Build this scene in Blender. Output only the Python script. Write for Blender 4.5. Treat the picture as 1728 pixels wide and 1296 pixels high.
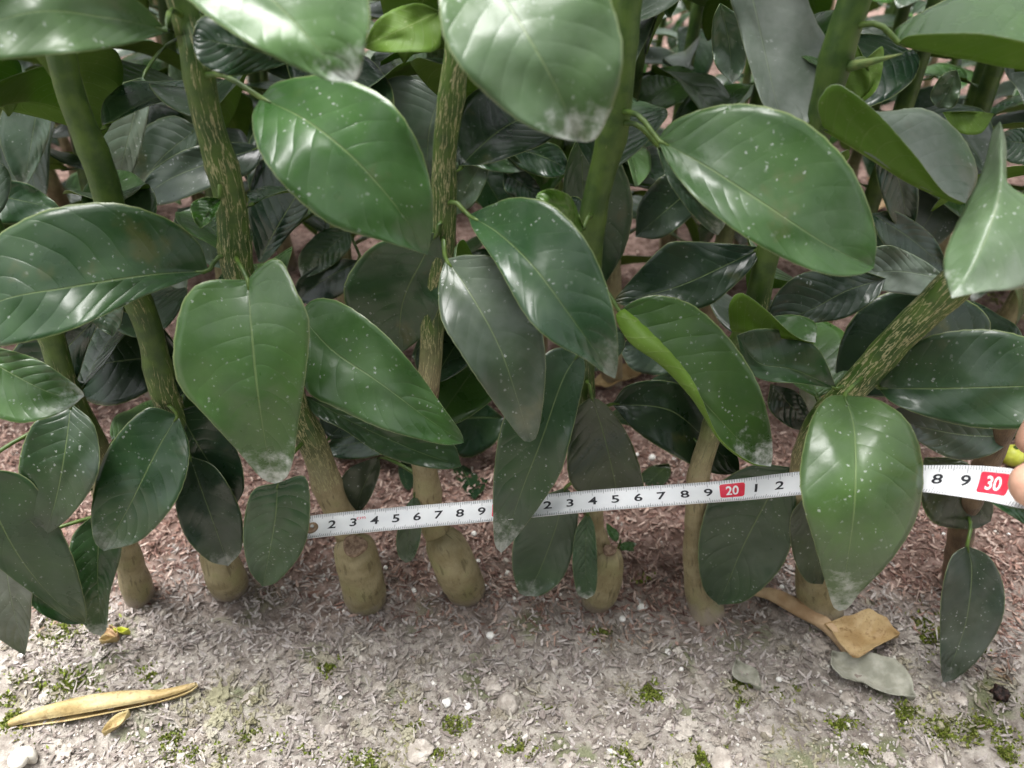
import bpy, bmesh, math, random
import numpy as np
from mathutils import Vector, Matrix, noise, Quaternion
R = math.radians
random.seed(7); np.random.seed(7)
for o in list(bpy.data.objects): bpy.data.objects.remove(o)
SC = bpy.context.scene
COL = SC.collection

# ------------------------------------------------------------------ camera
H, PITCH, F = 0.37, R(38.0), 1330.0          # metres, radians, focal length in photo pixels (1728 wide)
CP, SP = math.cos(PITCH), math.sin(PITCH)
CAM = Vector((0, 0, H)); FW = Vector((0, CP, -SP)); UPV = Vector((0, SP, CP)); RT = Vector((1, 0, 0))
cd = bpy.data.cameras.new('camera'); cam = bpy.data.objects.new('camera', cd); COL.objects.link(cam)
cam.location = CAM; cam.rotation_euler = (R(90) - PITCH, 0, 0)
cd.sensor_width = 5.6; cd.lens = 5.6 * F / 1728.0
cd.clip_start = 0.01; cd.clip_end = 300
cd.dof.use_dof = True; cd.dof.focus_distance = 0.335; cd.dof.aperture_fstop = 1.9
SC.camera = cam
SC.render.resolution_x, SC.render.resolution_y = 1024, 768

# ------------------------------------------------------------------ light
SUN_EL, SUN_AZ = R(78), R(-60)                # soft overcast daylight from high above
w = bpy.data.worlds.new('World'); SC.world = w; w.use_nodes = True
nt = w.node_tree; nt.nodes.clear()
sky = nt.nodes.new('ShaderNodeTexSky'); sky.sky_type = 'NISHITA'; sky.sun_disc = False
sky.sun_elevation = SUN_EL; sky.sun_rotation = SUN_AZ; sky.air_density = 1.0; sky.dust_density = 4.0; sky.ozone_density = 1.0
hs = nt.nodes.new('ShaderNodeHueSaturation'); hs.inputs['Saturation'].default_value = 0.12
bg = nt.nodes.new('ShaderNodeBackground'); bg.inputs['Strength'].default_value = 0.08
wo = nt.nodes.new('ShaderNodeOutputWorld')
nt.links.new(sky.outputs[0], hs.inputs['Color']); nt.links.new(hs.outputs[0], bg.inputs[0]); nt.links.new(bg.outputs[0], wo.inputs[0])
sd = bpy.data.lights.new('sun', 'SUN'); sd.energy = 1.5; sd.angle = R(35); sd.color = (1, .985, .96)
sun = bpy.data.objects.new('sun', sd); COL.objects.link(sun)
sun.rotation_euler = (R(-6), R(-10), 0)
SC.view_settings.view_transform = 'Standard'; SC.view_settings.look = 'None'
SC.view_settings.gamma = 1.0; SC.view_settings.exposure = 2.25

# ------------------------------------------------------------------ placing helpers
Y0 = 0.27                                     # distance of the front row of seedlings
def at(x, y, z): return CAM + FW * z + RT * ((x - 864) / F * z) - UPV * ((y - 648) / F * z)
def zplane(y, Y=Y0): return Y / (CP - (y - 648) / F * SP)
def zground(y): return H / (SP + (y - 648) / F * CP)
def gnd(x, y, up=0.0):
    p = at(x, y, zground(y)); p.z = hgt(p.x, p.y) + up; return p
def hgt(x, y):
    v = Vector((x, y, 0))
    h = 0.005 * noise.noise(v * 20) + 0.0034 * noise.noise(v * 60 + Vector((3, 1, 0))) + 0.0014 * noise.noise(v * 170)
    return h

def setp(o, label=None, cat=None, group=None, kind=None):
    if label: o['label'] = label
    if cat: o['category'] = cat
    if group: o['group'] = group
    if kind: o['kind'] = kind
    return o
def new_obj(name, me, parent=None, mats=()):
    o = bpy.data.objects.new(name, me); COL.objects.link(o)
    for m in mats: me.materials.append(m)
    if parent:
        o.parent = parent
        o.matrix_parent_inverse = parent.matrix_basis.inverted()
    return o
def empty(name, loc):
    o = bpy.data.objects.new(name, None); COL.objects.link(o); o.location = loc; o.empty_display_size = .02
    return o
def mesh(name, vs, fs, smooth=True, fmat=None, uvs=None, col=None):
    me = bpy.data.meshes.new(name)
    me.from_pydata([tuple(v) for v in vs], [], fs)
    if smooth: me.polygons.foreach_set('use_smooth', [True] * len(me.polygons))
    if fmat is not None: me.polygons.foreach_set('material_index', fmat)
    if uvs is not None:
        ul = me.uv_layers.new(name='UVMap')
        li = np.empty(len(me.loops), dtype=np.int32); me.loops.foreach_get('vertex_index', li)
        ul.data.foreach_set('uv', np.asarray(uvs, dtype=np.float32)[li].ravel())
    if col is not None:
        ca = me.color_attributes.new('col', 'FLOAT_COLOR', 'POINT')
        c = np.ones((len(vs), 4), dtype=np.float32); c[:, :3] = np.asarray(col, dtype=np.float32)
        ca.data.foreach_set('color', c.ravel())
    me.update()
    return me
def spline(pts, n, even=True):
    """Catmull-Rom through pts (any dimension), n samples spaced evenly by length"""
    P = [np.asarray(p, float) for p in pts]
    P = [2 * P[0] - P[1]] + P + [2 * P[-1] - P[-2]]
    out = []
    for i in range(1, len(P) - 2):
        a, b, c, d = P[i - 1], P[i], P[i + 1], P[i + 2]
        for k in range(20):
            t = k / 20
            out.append(.5 * (2 * b + (c - a) * t + (2 * a - 5 * b + 4 * c - d) * t * t + (3 * b - a - 3 * c + d) * t ** 3))
    out.append(P[-2]); out = np.array(out)
    L = np.concatenate([[0], np.cumsum(np.linalg.norm(np.diff(out[:, :2] if even == 2 else out, axis=0), axis=1))])
    t = np.linspace(0, L[-1], n)
    return np.stack([np.interp(t, L, out[:, k]) for k in range(out.shape[1])], 1)

# ------------------------------------------------------------------ materials
class NT:
    def __init__(s, name):
        s.m = bpy.data.materials.new(name); s.m.use_nodes = True
        s.t = s.m.node_tree; s.t.nodes.clear()
    def n(s, typ, **kw):
        nd = s.t.nodes.new(typ)
        for k, v in kw.items(): setattr(nd, k, v)
        return nd
    def l(s, a, b): s.t.links.new(a, b)
    def setin(s, nd, key, v):
        if hasattr(v, 'is_output'): s.l(v, nd.inputs[key])
        elif v is not None: nd.inputs[key].default_value = v
    def math(s, op, a, b=None, c=None, clamp=False):
        nd = s.n('ShaderNodeMath', operation=op, use_clamp=clamp)
        for i, v in enumerate((a, b, c)):
            if v is not None: s.setin(nd, i, v)
        return nd.outputs[0]
    def mix(s, f, a, b, blend='MIX'):
        nd = s.n('ShaderNodeMix', data_type='RGBA', blend_type=blend)
        s.setin(nd, 0, f)
        s.setin(nd, 6, a if hasattr(a, 'is_output') else (*a, 1)); s.setin(nd, 7, b if hasattr(b, 'is_output') else (*b, 1))
        return nd.outputs[2]
    def noise(s, vec, scale, detail=3, rough=.55, out=0):
        nd = s.n('ShaderNodeTexNoise'); s.l(vec, nd.inputs['Vector'])
        nd.inputs['Scale'].default_value = scale; nd.inputs['Detail'].default_value = detail; nd.inputs['Roughness'].default_value = rough
        return nd.outputs[out]
    def ramp(s, v, lo, hi, a=0., b=1.):
        nd = s.n('ShaderNodeMapRange', interpolation_type='SMOOTHSTEP'); s.l(v, nd.inputs[0])
        for i, x in zip((1, 2, 3, 4), (lo, hi, a, b)): nd.inputs[i].default_value = x
        return nd.outputs[0]
    def bsdf(s, color, rough, spec=.5, bump=None, bstr=.3, bdist=.001, **kw):
        p = s.n('ShaderNodeBsdfPrincipled')
        s.setin(p, 'Base Color', color if hasattr(color, 'is_output') else (*color, 1)); s.setin(p, 'Roughness', rough); s.setin(p, 'Specular IOR Level', spec)
        for k, v in kw.items(): s.setin(p, k, v)
        if bump is not None:
            b = s.n('ShaderNodeBump'); b.inputs['Strength'].default_value = bstr; b.inputs['Distance'].default_value = bdist
            s.l(bump, b.inputs['Height']); s.l(b.outputs[0], p.inputs['Normal'])
        return p.outputs[0]
    def out(s, sh):
        o = s.n('ShaderNodeOutputMaterial'); s.l(sh, o.inputs['Surface']); return s.m

def leaf_material(name, under=False):
    T = NT(name)
    tc = T.n('ShaderNodeTexCoord'); oi = T.n('ShaderNodeObjectInfo'); sep = T.n('ShaderNodeSeparateXYZ')
    T.l(tc.outputs['UV'], sep.inputs[0])
    u, v = sep.outputs[0], sep.outputs[1]
    loc = T.n('ShaderNodeVectorMath', operation='ADD'); T.l(tc.outputs['Object'], loc.inputs[0])
    rnd = T.math('MULTIPLY', oi.outputs['Random'], 7.0)
    T.l(rnd, loc.inputs[1]); P = loc.outputs[0]
    t = T.math('MULTIPLY_ADD', u, 2.0, -1.0); at_ = T.math('ABSOLUTE', t)
    # lateral veins
    side = T.math('MULTIPLY', T.math('GREATER_THAN', t, 0.0), .45)
    wob = T.math('MULTIPLY', T.noise(P, 60, 1), .5)
    a = T.math('ADD', T.math('MULTIPLY_ADD', v, 10.0, T.math('MULTIPLY', T.math('POWER', at_, 1.25), -2.3)), T.math('ADD', side, wob))
    f = T.math('FRACT', a)
    puck = T.math('SINE', T.math('MULTIPLY', f, math.pi))
    vein = T.ramp(puck, 0.0, .22, 1., 0.)
    mw = T.math('MULTIPLY_ADD', v, -.018, .026)
    mid = T.ramp(T.math('DIVIDE', at_, mw), .7, 1.15, 1., 0.)
    edge = T.ramp(at_, .972, .99)
    n1 = T.noise(P, 45, 4); n2 = T.noise(P, 380, 3, .7); n3 = T.noise(P, 900, 2)
    base = oi.outputs['Color']
    if not under:
        c = T.mix(T.ramp(n1, .35, .7), T.mix(.28, base, (.002, .008, .005)), T.mix(.08, base, (.10, .16, .02)))
        bl = T.math('MULTIPLY', T.ramp(T.noise(P, 34, 4, .6), .60, .70), T.math('MULTIPLY', T.ramp(oi.outputs['Random'], .45, .6), .55))
        c = T.mix(bl, c, (.085, .085, .022))
        c = T.mix(T.math('MULTIPLY', vein, .05), c, (.10, .17, .06))
        c = T.mix(T.math('MULTIPLY', mid, .5), c, (.17, .24, .08))
        c = T.mix(T.math('MULTIPLY', edge, .6), c, (.24, .29, .11))
        hgt_ = T.math('ADD', T.math('MULTIPLY', T.math('POWER', puck, .6), T.math('MULTIPLY_ADD', T.ramp(T.noise(P, 22, 2), .42, .68), .5, .08)), T.math('ADD', T.math('MULTIPLY', n2, .10), T.math('MULTIPLY', mid, -.9)))
        # dust film, specks and dried drip marks; whitened tips also paint in sky sheen
        dust = oi.outputs['Alpha']
        film = T.math('MULTIPLY', T.math('MULTIPLY_ADD', T.ramp(T.noise(P, 28, 5, .66), .36, .76), .7, .3), T.math('MULTIPLY', T.math('POWER', dust, 2.0), .34))
        sp = T.n('ShaderNodeTexVoronoi', feature='F1'); dv_ = T.n('ShaderNodeVectorMath', operation='MULTIPLY_ADD'); T.l(T.noise(P, 1400, 2, .6, 1), dv_.inputs[0]); dv_.inputs[1].default_value = (.0016,) * 3; T.l(P, dv_.inputs[2]); T.l(dv_.outputs[0], sp.inputs['Vector']); sp.inputs['Scale'].default_value = 700
        spr = T.n('ShaderNodeSeparateColor'); T.l(sp.outputs['Color'], spr.inputs[0])
        rad = T.math('MULTIPLY', T.math('POWER', spr.outputs[0], 5.0), .40)
        near = T.math('LESS_THAN', sp.outputs['Distance'], rad)
        patch = T.ramp(T.noise(P, 45, 3), .42, .6)
        speck = T.math('MULTIPLY', T.math('MULTIPLY', near, patch), T.math('MINIMUM', T.math('MULTIPLY', dust, 1.5), 1.0))
        mott = T.math('MULTIPLY', T.math('MULTIPLY', T.ramp(n2, .55, .75), T.ramp(T.noise(P, 70, 3), .52, .7)), T.math('MULTIPLY', dust, .5))
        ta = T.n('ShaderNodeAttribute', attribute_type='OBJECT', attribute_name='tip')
        tip_dust_glint = T.math('MULTIPLY', T.math('MULTIPLY', T.ramp(T.math('ADD', v, T.math('MULTIPLY_ADD', T.noise(P, 160, 5, .7), .6, -.3)), .80, 1.02), ta.outputs['Fac']), .8)
        d = T.math('MAXIMUM', T.math('MAXIMUM', film, T.math('MULTIPLY', speck, .7)), T.math('MAXIMUM', mott, tip_dust_glint), clamp=True)
        c = T.mix(T.math('MULTIPLY', d, 1.0), c, T.mix(tip_dust_glint, (.46, .49, .455), (.80, .80, .79)))
        rough = T.math('ADD', T.math('MULTIPLY', d, .3), T.math('MULTIPLY_ADD', n1, .16, .20), clamp=True)
        big = T.math('MULTIPLY', T.noise(P, 75, 2), .8)
        s1 = T.bsdf(c, rough, .5, T.math('ADD', hgt_, big), .6, .0009)
        tr = T.n('ShaderNodeBsdfTranslucent'); T.l(T.mix(.5, base, (.16, .36, .015)), tr.inputs[0]); k = .2
    else:
        g = T.mix(.6, base, (.17, .30, .03))
        c = T.mix(T.ramp(n1, .35, .7), g, T.mix(.35, g, (.20, .30, .07)))
        c = T.mix(T.math('MULTIPLY', vein, .35), c, (.24, .32, .10))
        c = T.mix(T.math('MULTIPLY', mid, .7), c, (.30, .38, .12))
        c = T.mix(T.math('MULTIPLY', T.ramp(T.noise(P, 700, 1), .68, .72), .35), c, (.4, .45, .2))
        hgt_ = T.math('ADD', T.math('MULTIPLY', vein, .6), T.math('MULTIPLY', n2, .3))
        s1 = T.bsdf(c, .55, .35, hgt_, .4, .0005)
        tr = T.n('ShaderNodeBsdfTranslucent'); T.l(T.mix(.6, base, (.30, .50, .02)), tr.inputs[0]); k = .42
    mx = T.n('ShaderNodeMixShader'); mx.inputs[0].default_value = k
    T.l(s1, mx.inputs[1]); T.l(tr.outputs[0], mx.inputs[2])
    return T.out(mx.outputs[0])
M_TOP = leaf_material('leaf_upper'); M_UND = leaf_material('leaf_under', True)

def stem_material():
    T = NT('stem_bark')
    tc = T.n('ShaderNodeTexCoord'); at_ = T.n('ShaderNodeVertexColor', layer_name='col')
    P = tc.outputs['Object']
    mp = T.n('ShaderNodeMapping'); T.l(tc.outputs['UV'], mp.inputs[0]); mp.inputs['Scale'].default_value = (24, 85, 1)
    q = mp.outputs[0]
    age = T.n('ShaderNodeSeparateColor'); T.l(at_.outputs[0], age.inputs[0])
    green, crack, brown = age.outputs[0], age.outputs[1], age.outputs[2]
    n = T.noise(q, .75, 4, .6); n2 = T.noise(P, 120, 4)
    line = T.ramp(T.math('ABSOLUTE', T.math('SUBTRACT', n, .5)), .0, .034, 1., 0.)
    msk = T.ramp(T.math('ADD', T.noise(q, .5, 2), T.math('MULTIPLY_ADD', crack, .7, -.62)), .38, .5)
    cr = T.math('MULTIPLY', line, msk)
    g = T.mix(T.ramp(n2, .35, .65), (.030, .066, .010), (.066, .115, .018))
    tan = T.mix(T.ramp(n2, .3, .7), (.23, .19, .10), (.35, .30, .185))
    tan = T.mix(T.math('MULTIPLY', T.ramp(T.noise(P, 60, 3), .5, .7), .6), tan, (.22, .22, .09))
    tan = T.mix(T.math('MULTIPLY', T.ramp(T.noise(q, 1.1, 4), .57, .66), .5), tan, (.06, .045, .02))
    dk = T.mix(T.ramp(n2, .3, .7), (.08, .05, .03), (.17, .115, .065))
    c = T.mix(green, tan, g)
    c = T.mix(brown, c, dk)
    c = T.mix(T.math('MULTIPLY', cr, .9), c, (.46, .42, .23))
    ge = T.n('ShaderNodeNewGeometry'); sp_ = T.n('ShaderNodeSeparateXYZ'); T.l(ge.outputs['Position'], sp_.inputs[0])
    soil = T.ramp(T.math('ADD', sp_.outputs[2], T.math('MULTIPLY_ADD', T.noise(P, 130, 4), .03, -.015)), .0, .014, .85, 0.)
    c = T.mix(soil, c, (.30, .25, .21))
    h = T.math('ADD', T.math('MULTIPLY', cr, .5), T.math('MULTIPLY', T.noise(q, 3, 4), T.math('MULTIPLY_ADD', green, -.7, .9)))
    return T.out(T.bsdf(c, .5, .4, h, .6, .0012))
M_STEM = stem_material()

def simple(name, c1, c2, scale, rough=.7, spec=.3, bump=0., fine=400, bdist=.0006, coat=0., trans=0.):
    T = NT(name); tc = T.n('ShaderNodeTexCoord'); P = tc.outputs['Object']
    c = T.mix(T.ramp(T.noise(P, scale, 4), .35, .68), c1, c2)
    s = T.bsdf(c, rough, spec, T.noise(P, fine, 3) if bump else None, bump, bdist)
    if trans:
        tr = T.n('ShaderNodeBsdfTranslucent'); T.l(c, tr.inputs[0])
        mx = T.n('ShaderNodeMixShader'); mx.inputs[0].default_value = trans; T.l(s, mx.inputs[1]); T.l(tr.outputs[0], mx.inputs[2]); s = mx.outputs[0]
    return T.out(s)
M_SCAR = simple('cut_scar', (.13, .085, .06), (.30, .22, .16), 500, .8, .2, .6, 900)
M_PET = simple('petiole_green', (.035, .07, .012), (.08, .13, .02), 200, .45, .4)
M_THORN = simple('thorn_green', (.10, .16, .05), (.20, .24, .08), 300, .5, .4)
def dry_material(name, c1, c2, spot):
    T = NT(name); tc = T.n('ShaderNodeTexCoord'); P = tc.outputs['Object']
    c = T.mix(T.ramp(T.noise(P, 70, 5), .35, .68), c1, c2)
    c = T.mix(T.math('MULTIPLY', T.ramp(T.noise(P, 150, 5, .7), .54, .66), .8), c, spot)
    c = T.mix(T.math('MULTIPLY', T.ramp(T.noise(P, 900, 2), .6, .7), .5), c, spot)
    h = T.math('ADD', T.noise(P, 260, 4), T.math('MULTIPLY', T.noise(P, 90, 2), 2.0))
    s1 = T.bsdf(c, .5, .35, h, .7, .0011)
    tr = T.n('ShaderNodeBsdfTranslucent'); T.l(c, tr.inputs[0]); mx = T.n('ShaderNodeMixShader'); mx.inputs[0].default_value = .15
    T.l(s1, mx.inputs[1]); T.l(tr.outputs[0], mx.inputs[2]); return T.out(mx.outputs[0])
M_DRY = dry_material('dry_yellow_leaf', (.46, .34, .15), (.62, .51, .27), (.26, .16, .07))
M_ORANGE = dry_material('dry_orange_leaf', (.38, .25, .11), (.54, .40, .21), (.20, .11, .04))
M_TAN = simple('dry_tan_leaf', (.34, .22, .12), (.50, .36, .22), 90, .7, .25, .6, 300, .0008)
M_GREY = simple('skeletal_grey_leaf', (.30, .30, .24), (.48, .47, .40), 130, .75, .2, .6, 350, .0006, trans=.2)
M_WHITE = simple('perlite_white', (.70, .68, .64), (.86, .85, .82), 900, .8, .2, .5, 1500, .0004)
M_SHELL = simple('shell_pale', (.50, .47, .41), (.74, .71, .65), 150, .5, .4, .3, 500)
M_DARK = simple('dark_husk', (.012, .008, .007), (.05, .025, .02), 400, .6, .3, .8, 700, .001)
M_STONE = simple('lime_stone', (.30, .265, .23), (.52, .47, .42), 160, .9, .2, .8, 500, .001)
M_SKIN = simple('skin', (.50, .28, .20), (.62, .37, .27), 120, .5, .4, .25, 900, .0004)
M_NAIL = simple('nail', (.62, .40, .34), (.70, .48, .42), 200, .3, .5)
M_FRUIT = simple('fruit_skin', (.45, .48, .05), (.58, .60, .10), 150, .4, .4, .3, 900)
M_MOSS = None
def vcol_material(name, rough=.85, spec=.2, bump=.4, fine=900, var=.35):
    T = NT(name); tc = T.n('ShaderNodeTexCoord'); P = tc.outputs['Object']
    a = T.n('ShaderNodeVertexColor', layer_name='col')
    c = T.mix(T.ramp(T.noise(P, fine, 3), .3, .7), T.mix(var, a.outputs[0], (.03, .022, .018)), a.outputs[0])
    return T.out(T.bsdf(c, rough, spec, T.noise(P, fine, 3), bump, .0006))
M_CHIP = vcol_material('chip'); M_CRUMB = vcol_material('crumb', .95, .1, .8, 700, .2); M_MOSS = vcol_material('moss', .7, .3, .2, 600, .3)

def soil_material():
    T = NT('soil'); tc = T.n('ShaderNodeTexCoord'); P = tc.outputs['Object']
    sep = T.n('ShaderNodeSeparateXYZ'); T.l(P, sep.inputs[0])
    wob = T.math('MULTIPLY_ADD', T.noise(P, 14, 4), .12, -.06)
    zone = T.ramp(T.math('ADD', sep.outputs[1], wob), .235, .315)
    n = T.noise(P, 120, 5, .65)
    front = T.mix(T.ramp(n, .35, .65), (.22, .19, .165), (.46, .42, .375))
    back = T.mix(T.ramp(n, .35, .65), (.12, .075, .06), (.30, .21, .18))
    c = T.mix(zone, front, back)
    c = T.mix(T.math('MULTIPLY', T.math('MULTIPLY', T.ramp(T.noise(P, 30, 4), .55, .66), T.math('SUBTRACT', 1.0, zone)), .7), c, (.10, .13, .03))
    h = T.math('ADD', T.noise(P, 260, 6, .7), T.math('MULTIPLY', T.noise(P, 90, 3), 1.2))
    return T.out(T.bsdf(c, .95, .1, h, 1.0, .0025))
M_SOIL = soil_material()

# ------------------------------------------------------------------ ground
def axis_coords(lo, hi, step, far):
    a = list(np.arange(lo, hi + 1e-6, step)); d = step
    b, c = a[0], a[-1]; left, right = [], []
    while c < far: d *= 1.25; c += d; right.append(c)
    d = step
    while b > -far: d *= 1.25; b -= d; left.append(b)
    return left[::-1] + a + right
gx = axis_coords(-.45, .45, .0035, 60); gy = axis_coords(.08, .62, .0035, 60)
vs = [(x, y, hgt(x, y)) for y in gy for x in gx]; W = len(gx)
fs = [(j * W + i, j * W + i + 1, (j + 1) * W + i + 1, (j + 1) * W + i) for j in range(len(gy) - 1) for i in range(W - 1)]
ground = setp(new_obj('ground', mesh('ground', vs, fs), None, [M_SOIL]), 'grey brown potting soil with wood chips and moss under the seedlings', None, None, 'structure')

def batch(name, protos, items, mat, parent, smooth=False):
    """items: (proto index, matrix 3x3 np, loc, colour). joins many little pieces into one mesh"""
    V, Fc, C = [], [], []; off = 0
    for pi, M, l, c in items:
        pv, pf = protos[pi]
        v = pv @ M.T + l; V.append(v); Fc.extend([tuple(k + off for k in f) for f in pf]); off += len(v)
        C.append(np.repeat([c], len(v), 0))
    V = np.concatenate(V); C = np.concatenate(C)
    o = new_obj(name, mesh(name, V, Fc, smooth, None, None, C), parent, [mat])
    return setp(o, None, None, None, 'stuff')
def rotm(rx, ry, rz):
    return np.array((Matrix.Rotation(rz, 3, 'Z') @ Matrix.Rotation(ry, 3, 'Y') @ Matrix.Rotation(rx, 3, 'X')))
def chip_proto(seed):
    r = random.Random(seed); n = 3; vs = []
    for i in range(n + 1):
        x = i / n - .5; wd = .5 * (1 - abs(2 * x) ** 2.5 * .6) * r.uniform(.7, 1.15); z = .25 * math.sin(i * 1.3 + seed) * r.uniform(.3, 1)
        yo = r.uniform(-.2, .2)
        vs += [(x, yo - wd, z), (x, yo + wd, z + r.uniform(-.1, .3)), (x, yo + r.uniform(-.2, .2), z - .45)]
    fs = []
    for i in range(n):
        a, b = 3 * i, 3 * i + 3
        for k in range(3): fs.append((a + k, a + (k + 1) % 3, b + (k + 1) % 3, b + k))
    fs += [(2, 1, 0), (3 * n, 3 * n + 1, 3 * n + 2)]
    return np.array(vs), fs
def lump_proto(seed, sub=1, rough=0.):
    bm = bmesh.new(); bmesh.ops.create_icosphere(bm, subdivisions=sub, radius=.5)
    vs = []
    for v in bm.verts:
        k = 1 + .5 * noise.noise(v.co * 2.2 + Vector((seed * 3.1, 0, 0))) + (.2 + rough) * noise.noise(v.co * (5 + 6 * rough) + Vector((0, seed, 0))) + rough * .8 * noise.noise(v.co * 17 + Vector((seed, 0, 4)))
        vs.append(tuple(v.co * k))
    fs = [tuple(x.index for x in f.verts) for f in bm.faces]; bm.free()
    return np.array(vs), fs
CHIPS = [chip_proto(i) for i in range(10)]
LUMPS = [lump_proto(i) for i in range(8)]
GREYS = [(.46, .415, .39), (.55, .50, .475), (.38, .335, .31), (.27, .23, .21), (.42, .36, .335), (.22, .185, .165), (.50, .45, .42)]
REDS = [(.42, .28, .23), (.33, .20, .16), (.50, .36, .30), (.25, .145, .115), (.56, .43, .37), (.18, .10, .085)]
CREAM = [(.64, .60, .54), (.56, .51, .45), (.74, .71, .66), (.46, .41, .36), (.36, .32, .28)]
def zone_of(x, y): return y + .05 * noise.noise(Vector((x * 9, y * 9, 5))) + .02 * noise.noise(Vector((x * 40, y * 40, 2)))
def algae(x, y, c):
    k = noise.noise(Vector((x * 26, y * 26, 7))) + .5 * noise.noise(Vector((x * 70, y * 70, 3)))
    k = max(0, min(.6, (k - .12) * 1.6)) * max(0, min(1, (.27 - y) / .05))
    return c * (1 - k) + np.array((.25, .245, .11)) * k
def scatter_chips():
    it = []
    def add(x, y, near=True):
        z = zone_of(x, y)
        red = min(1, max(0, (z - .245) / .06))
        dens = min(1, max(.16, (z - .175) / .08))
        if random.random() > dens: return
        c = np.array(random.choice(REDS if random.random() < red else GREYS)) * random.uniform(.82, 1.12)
        L = random.uniform(.0022, .0062) * (1.5 if random.random() < .12 else 1); Wd = random.uniform(.0006, .0017); Th = random.uniform(.0005, .0014)
        M = rotm(random.gauss(0, .5), random.gauss(0, .38), random.uniform(0, 6.283)) @ np.diag((L, Wd, Th))
        it.append((random.randrange(10), M, np.array((x, y, hgt(x, y) + random.uniform(-.0002, .0022))), algae(x, y, c)))
    for _ in range(38000): 
        y = random.uniform(.17, .50); add(random.uniform(-.62 * y - .12, .62 * y + .12), y)
    for _ in range(6500):
        y = random.uniform(.50, 1.0); add(random.uniform(-.75 * y - .05, .75 * y + .05), y)
    return it
batch('wood_chips', CHIPS, scatter_chips(), M_CHIP, ground)
def scatter_crumbs():
    it = []
    for _ in range(30000):
        y = random.uniform(.13, .40); x = random.uniform(-.62 * y - .1, .62 * y + .1)
        z = zone_of(x, y)
        if random.random() > max(.05, 1 - (z - .15) / .11): continue
        s = random.uniform(.0007, .0022) * (2.3 if random.random() < .05 else 1)
        c = np.array(random.choice(CREAM if random.random() < .6 else GREYS)) * random.uniform(.8, 1.15)
        M = rotm(*(random.uniform(0, 6) for _ in range(3))) @ np.diag((s, s * random.uniform(.6, 1.3), s * random.uniform(.5, 1)))
        it.append((random.randrange(8), M, np.array((x, y, hgt(x, y) + s * .2)), np.clip(algae(x, y, c), 0, .85)))
    return it
batch('soil_crumbs', LUMPS, scatter_crumbs(), M_CRUMB, ground)
def scatter_clumps():
    it = []
    for _ in range(1100):
        y = random.uniform(.13, .30); x = random.uniform(-.62 * y - .1, .62 * y + .1)
        if noise.noise(Vector((x * 16, y * 16, 11))) < random.uniform(-.25, .35) or zone_of(x, y) > .25: continue
        s = random.uniform(.0025, .0065) * (1.6 if random.random() < .1 else 1)
        c = np.array(random.choice([(.44, .40, .355), (.36, .32, .28), (.52, .48, .43), (.30, .26, .225)])) * random.uniform(.85, 1.1)
        M = rotm(random.gauss(0, .3), random.gauss(0, .3), random.uniform(0, 6.28)) @ np.diag((s, s * random.uniform(.6, 1.2), s * random.uniform(.35, .6)))
        it.append((random.randrange(4), M, np.array((x, y, hgt(x, y) + s * .08)), algae(x, y, c)))
    return it
batch('soil_clumps', [lump_proto(30 + i, 3, .55) for i in range(4)], scatter_clumps(), M_CRUMB, ground, False)
def moss_items():
    blade = (np.array([(-.16, 0, 0), (.16, 0, 0), (.2, .12, .55), (-.2, .12, .55), (0, .3, 1.)]), [(0, 1, 2, 3), (3, 2, 4)])
    it = []
    spots = [(55, 1180, 75), (125, 1165, 50), (30, 1215, 45), (295, 1258, 50), (350, 1280, 35), (500, 1275, 40), (700, 1212, 42), (765, 1226, 32), (1095, 1160, 30),
             (1240, 1168, 26), (1100, 1175, 26), (1180, 1275, 45), (1240, 1180, 30), (1520, 1205, 45), (1590, 1235, 40), (1660, 1225, 60), (1710, 1210, 40), (1565, 1085, 40),
             (1560, 1050, 30), (100, 1065, 50), (160, 1045, 30), (555, 1130, 28), (935, 1208, 26), (920, 1212, 26), (1060, 1278, 40), (1250, 1155, 20), (1420, 1225, 35), (1640, 1100, 30),
             (730, 1265, 40), (880, 1265, 40), (1460, 1265, 30), (1015, 1065, 20), (1090, 985, 22), (430, 1240, 30), (620, 1290, 40), (1330, 1160, 22), (1690, 1275, 40), (250, 1140, 26), (1700, 520, 60), (1560, 330, 60)]
    for (px, py, r) in spots:
        for _ in range(int(r * 20)):
            a = random.uniform(0, 6.283); rr = r * abs(random.gauss(0, .55))
            x, y = px + rr * math.cos(a), py + rr * .7 * math.sin(a)
            p = gnd(x, y)
            if noise.noise(p * 90) < -.12: continue
            s = random.uniform(.001, .0026); c = np.array(random.choice([(.15, .20, .025), (.22, .28, .035), (.10, .13, .02), (.30, .35, .07), (.20, .20, .06)]))
            M = rotm(random.gauss(0, .6), random.gauss(0, .6), random.uniform(0, 6.28)) @ np.diag((s * 1.3, s, s))
            it.append((0, M, np.array(p) + np.array((0, 0, -.0003 + .0012 * max(0, noise.noise(p * 120)))), c))
    return [blade], it
pr, it = moss_items(); batch('moss', pr, it, M_MOSS, ground)

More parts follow.
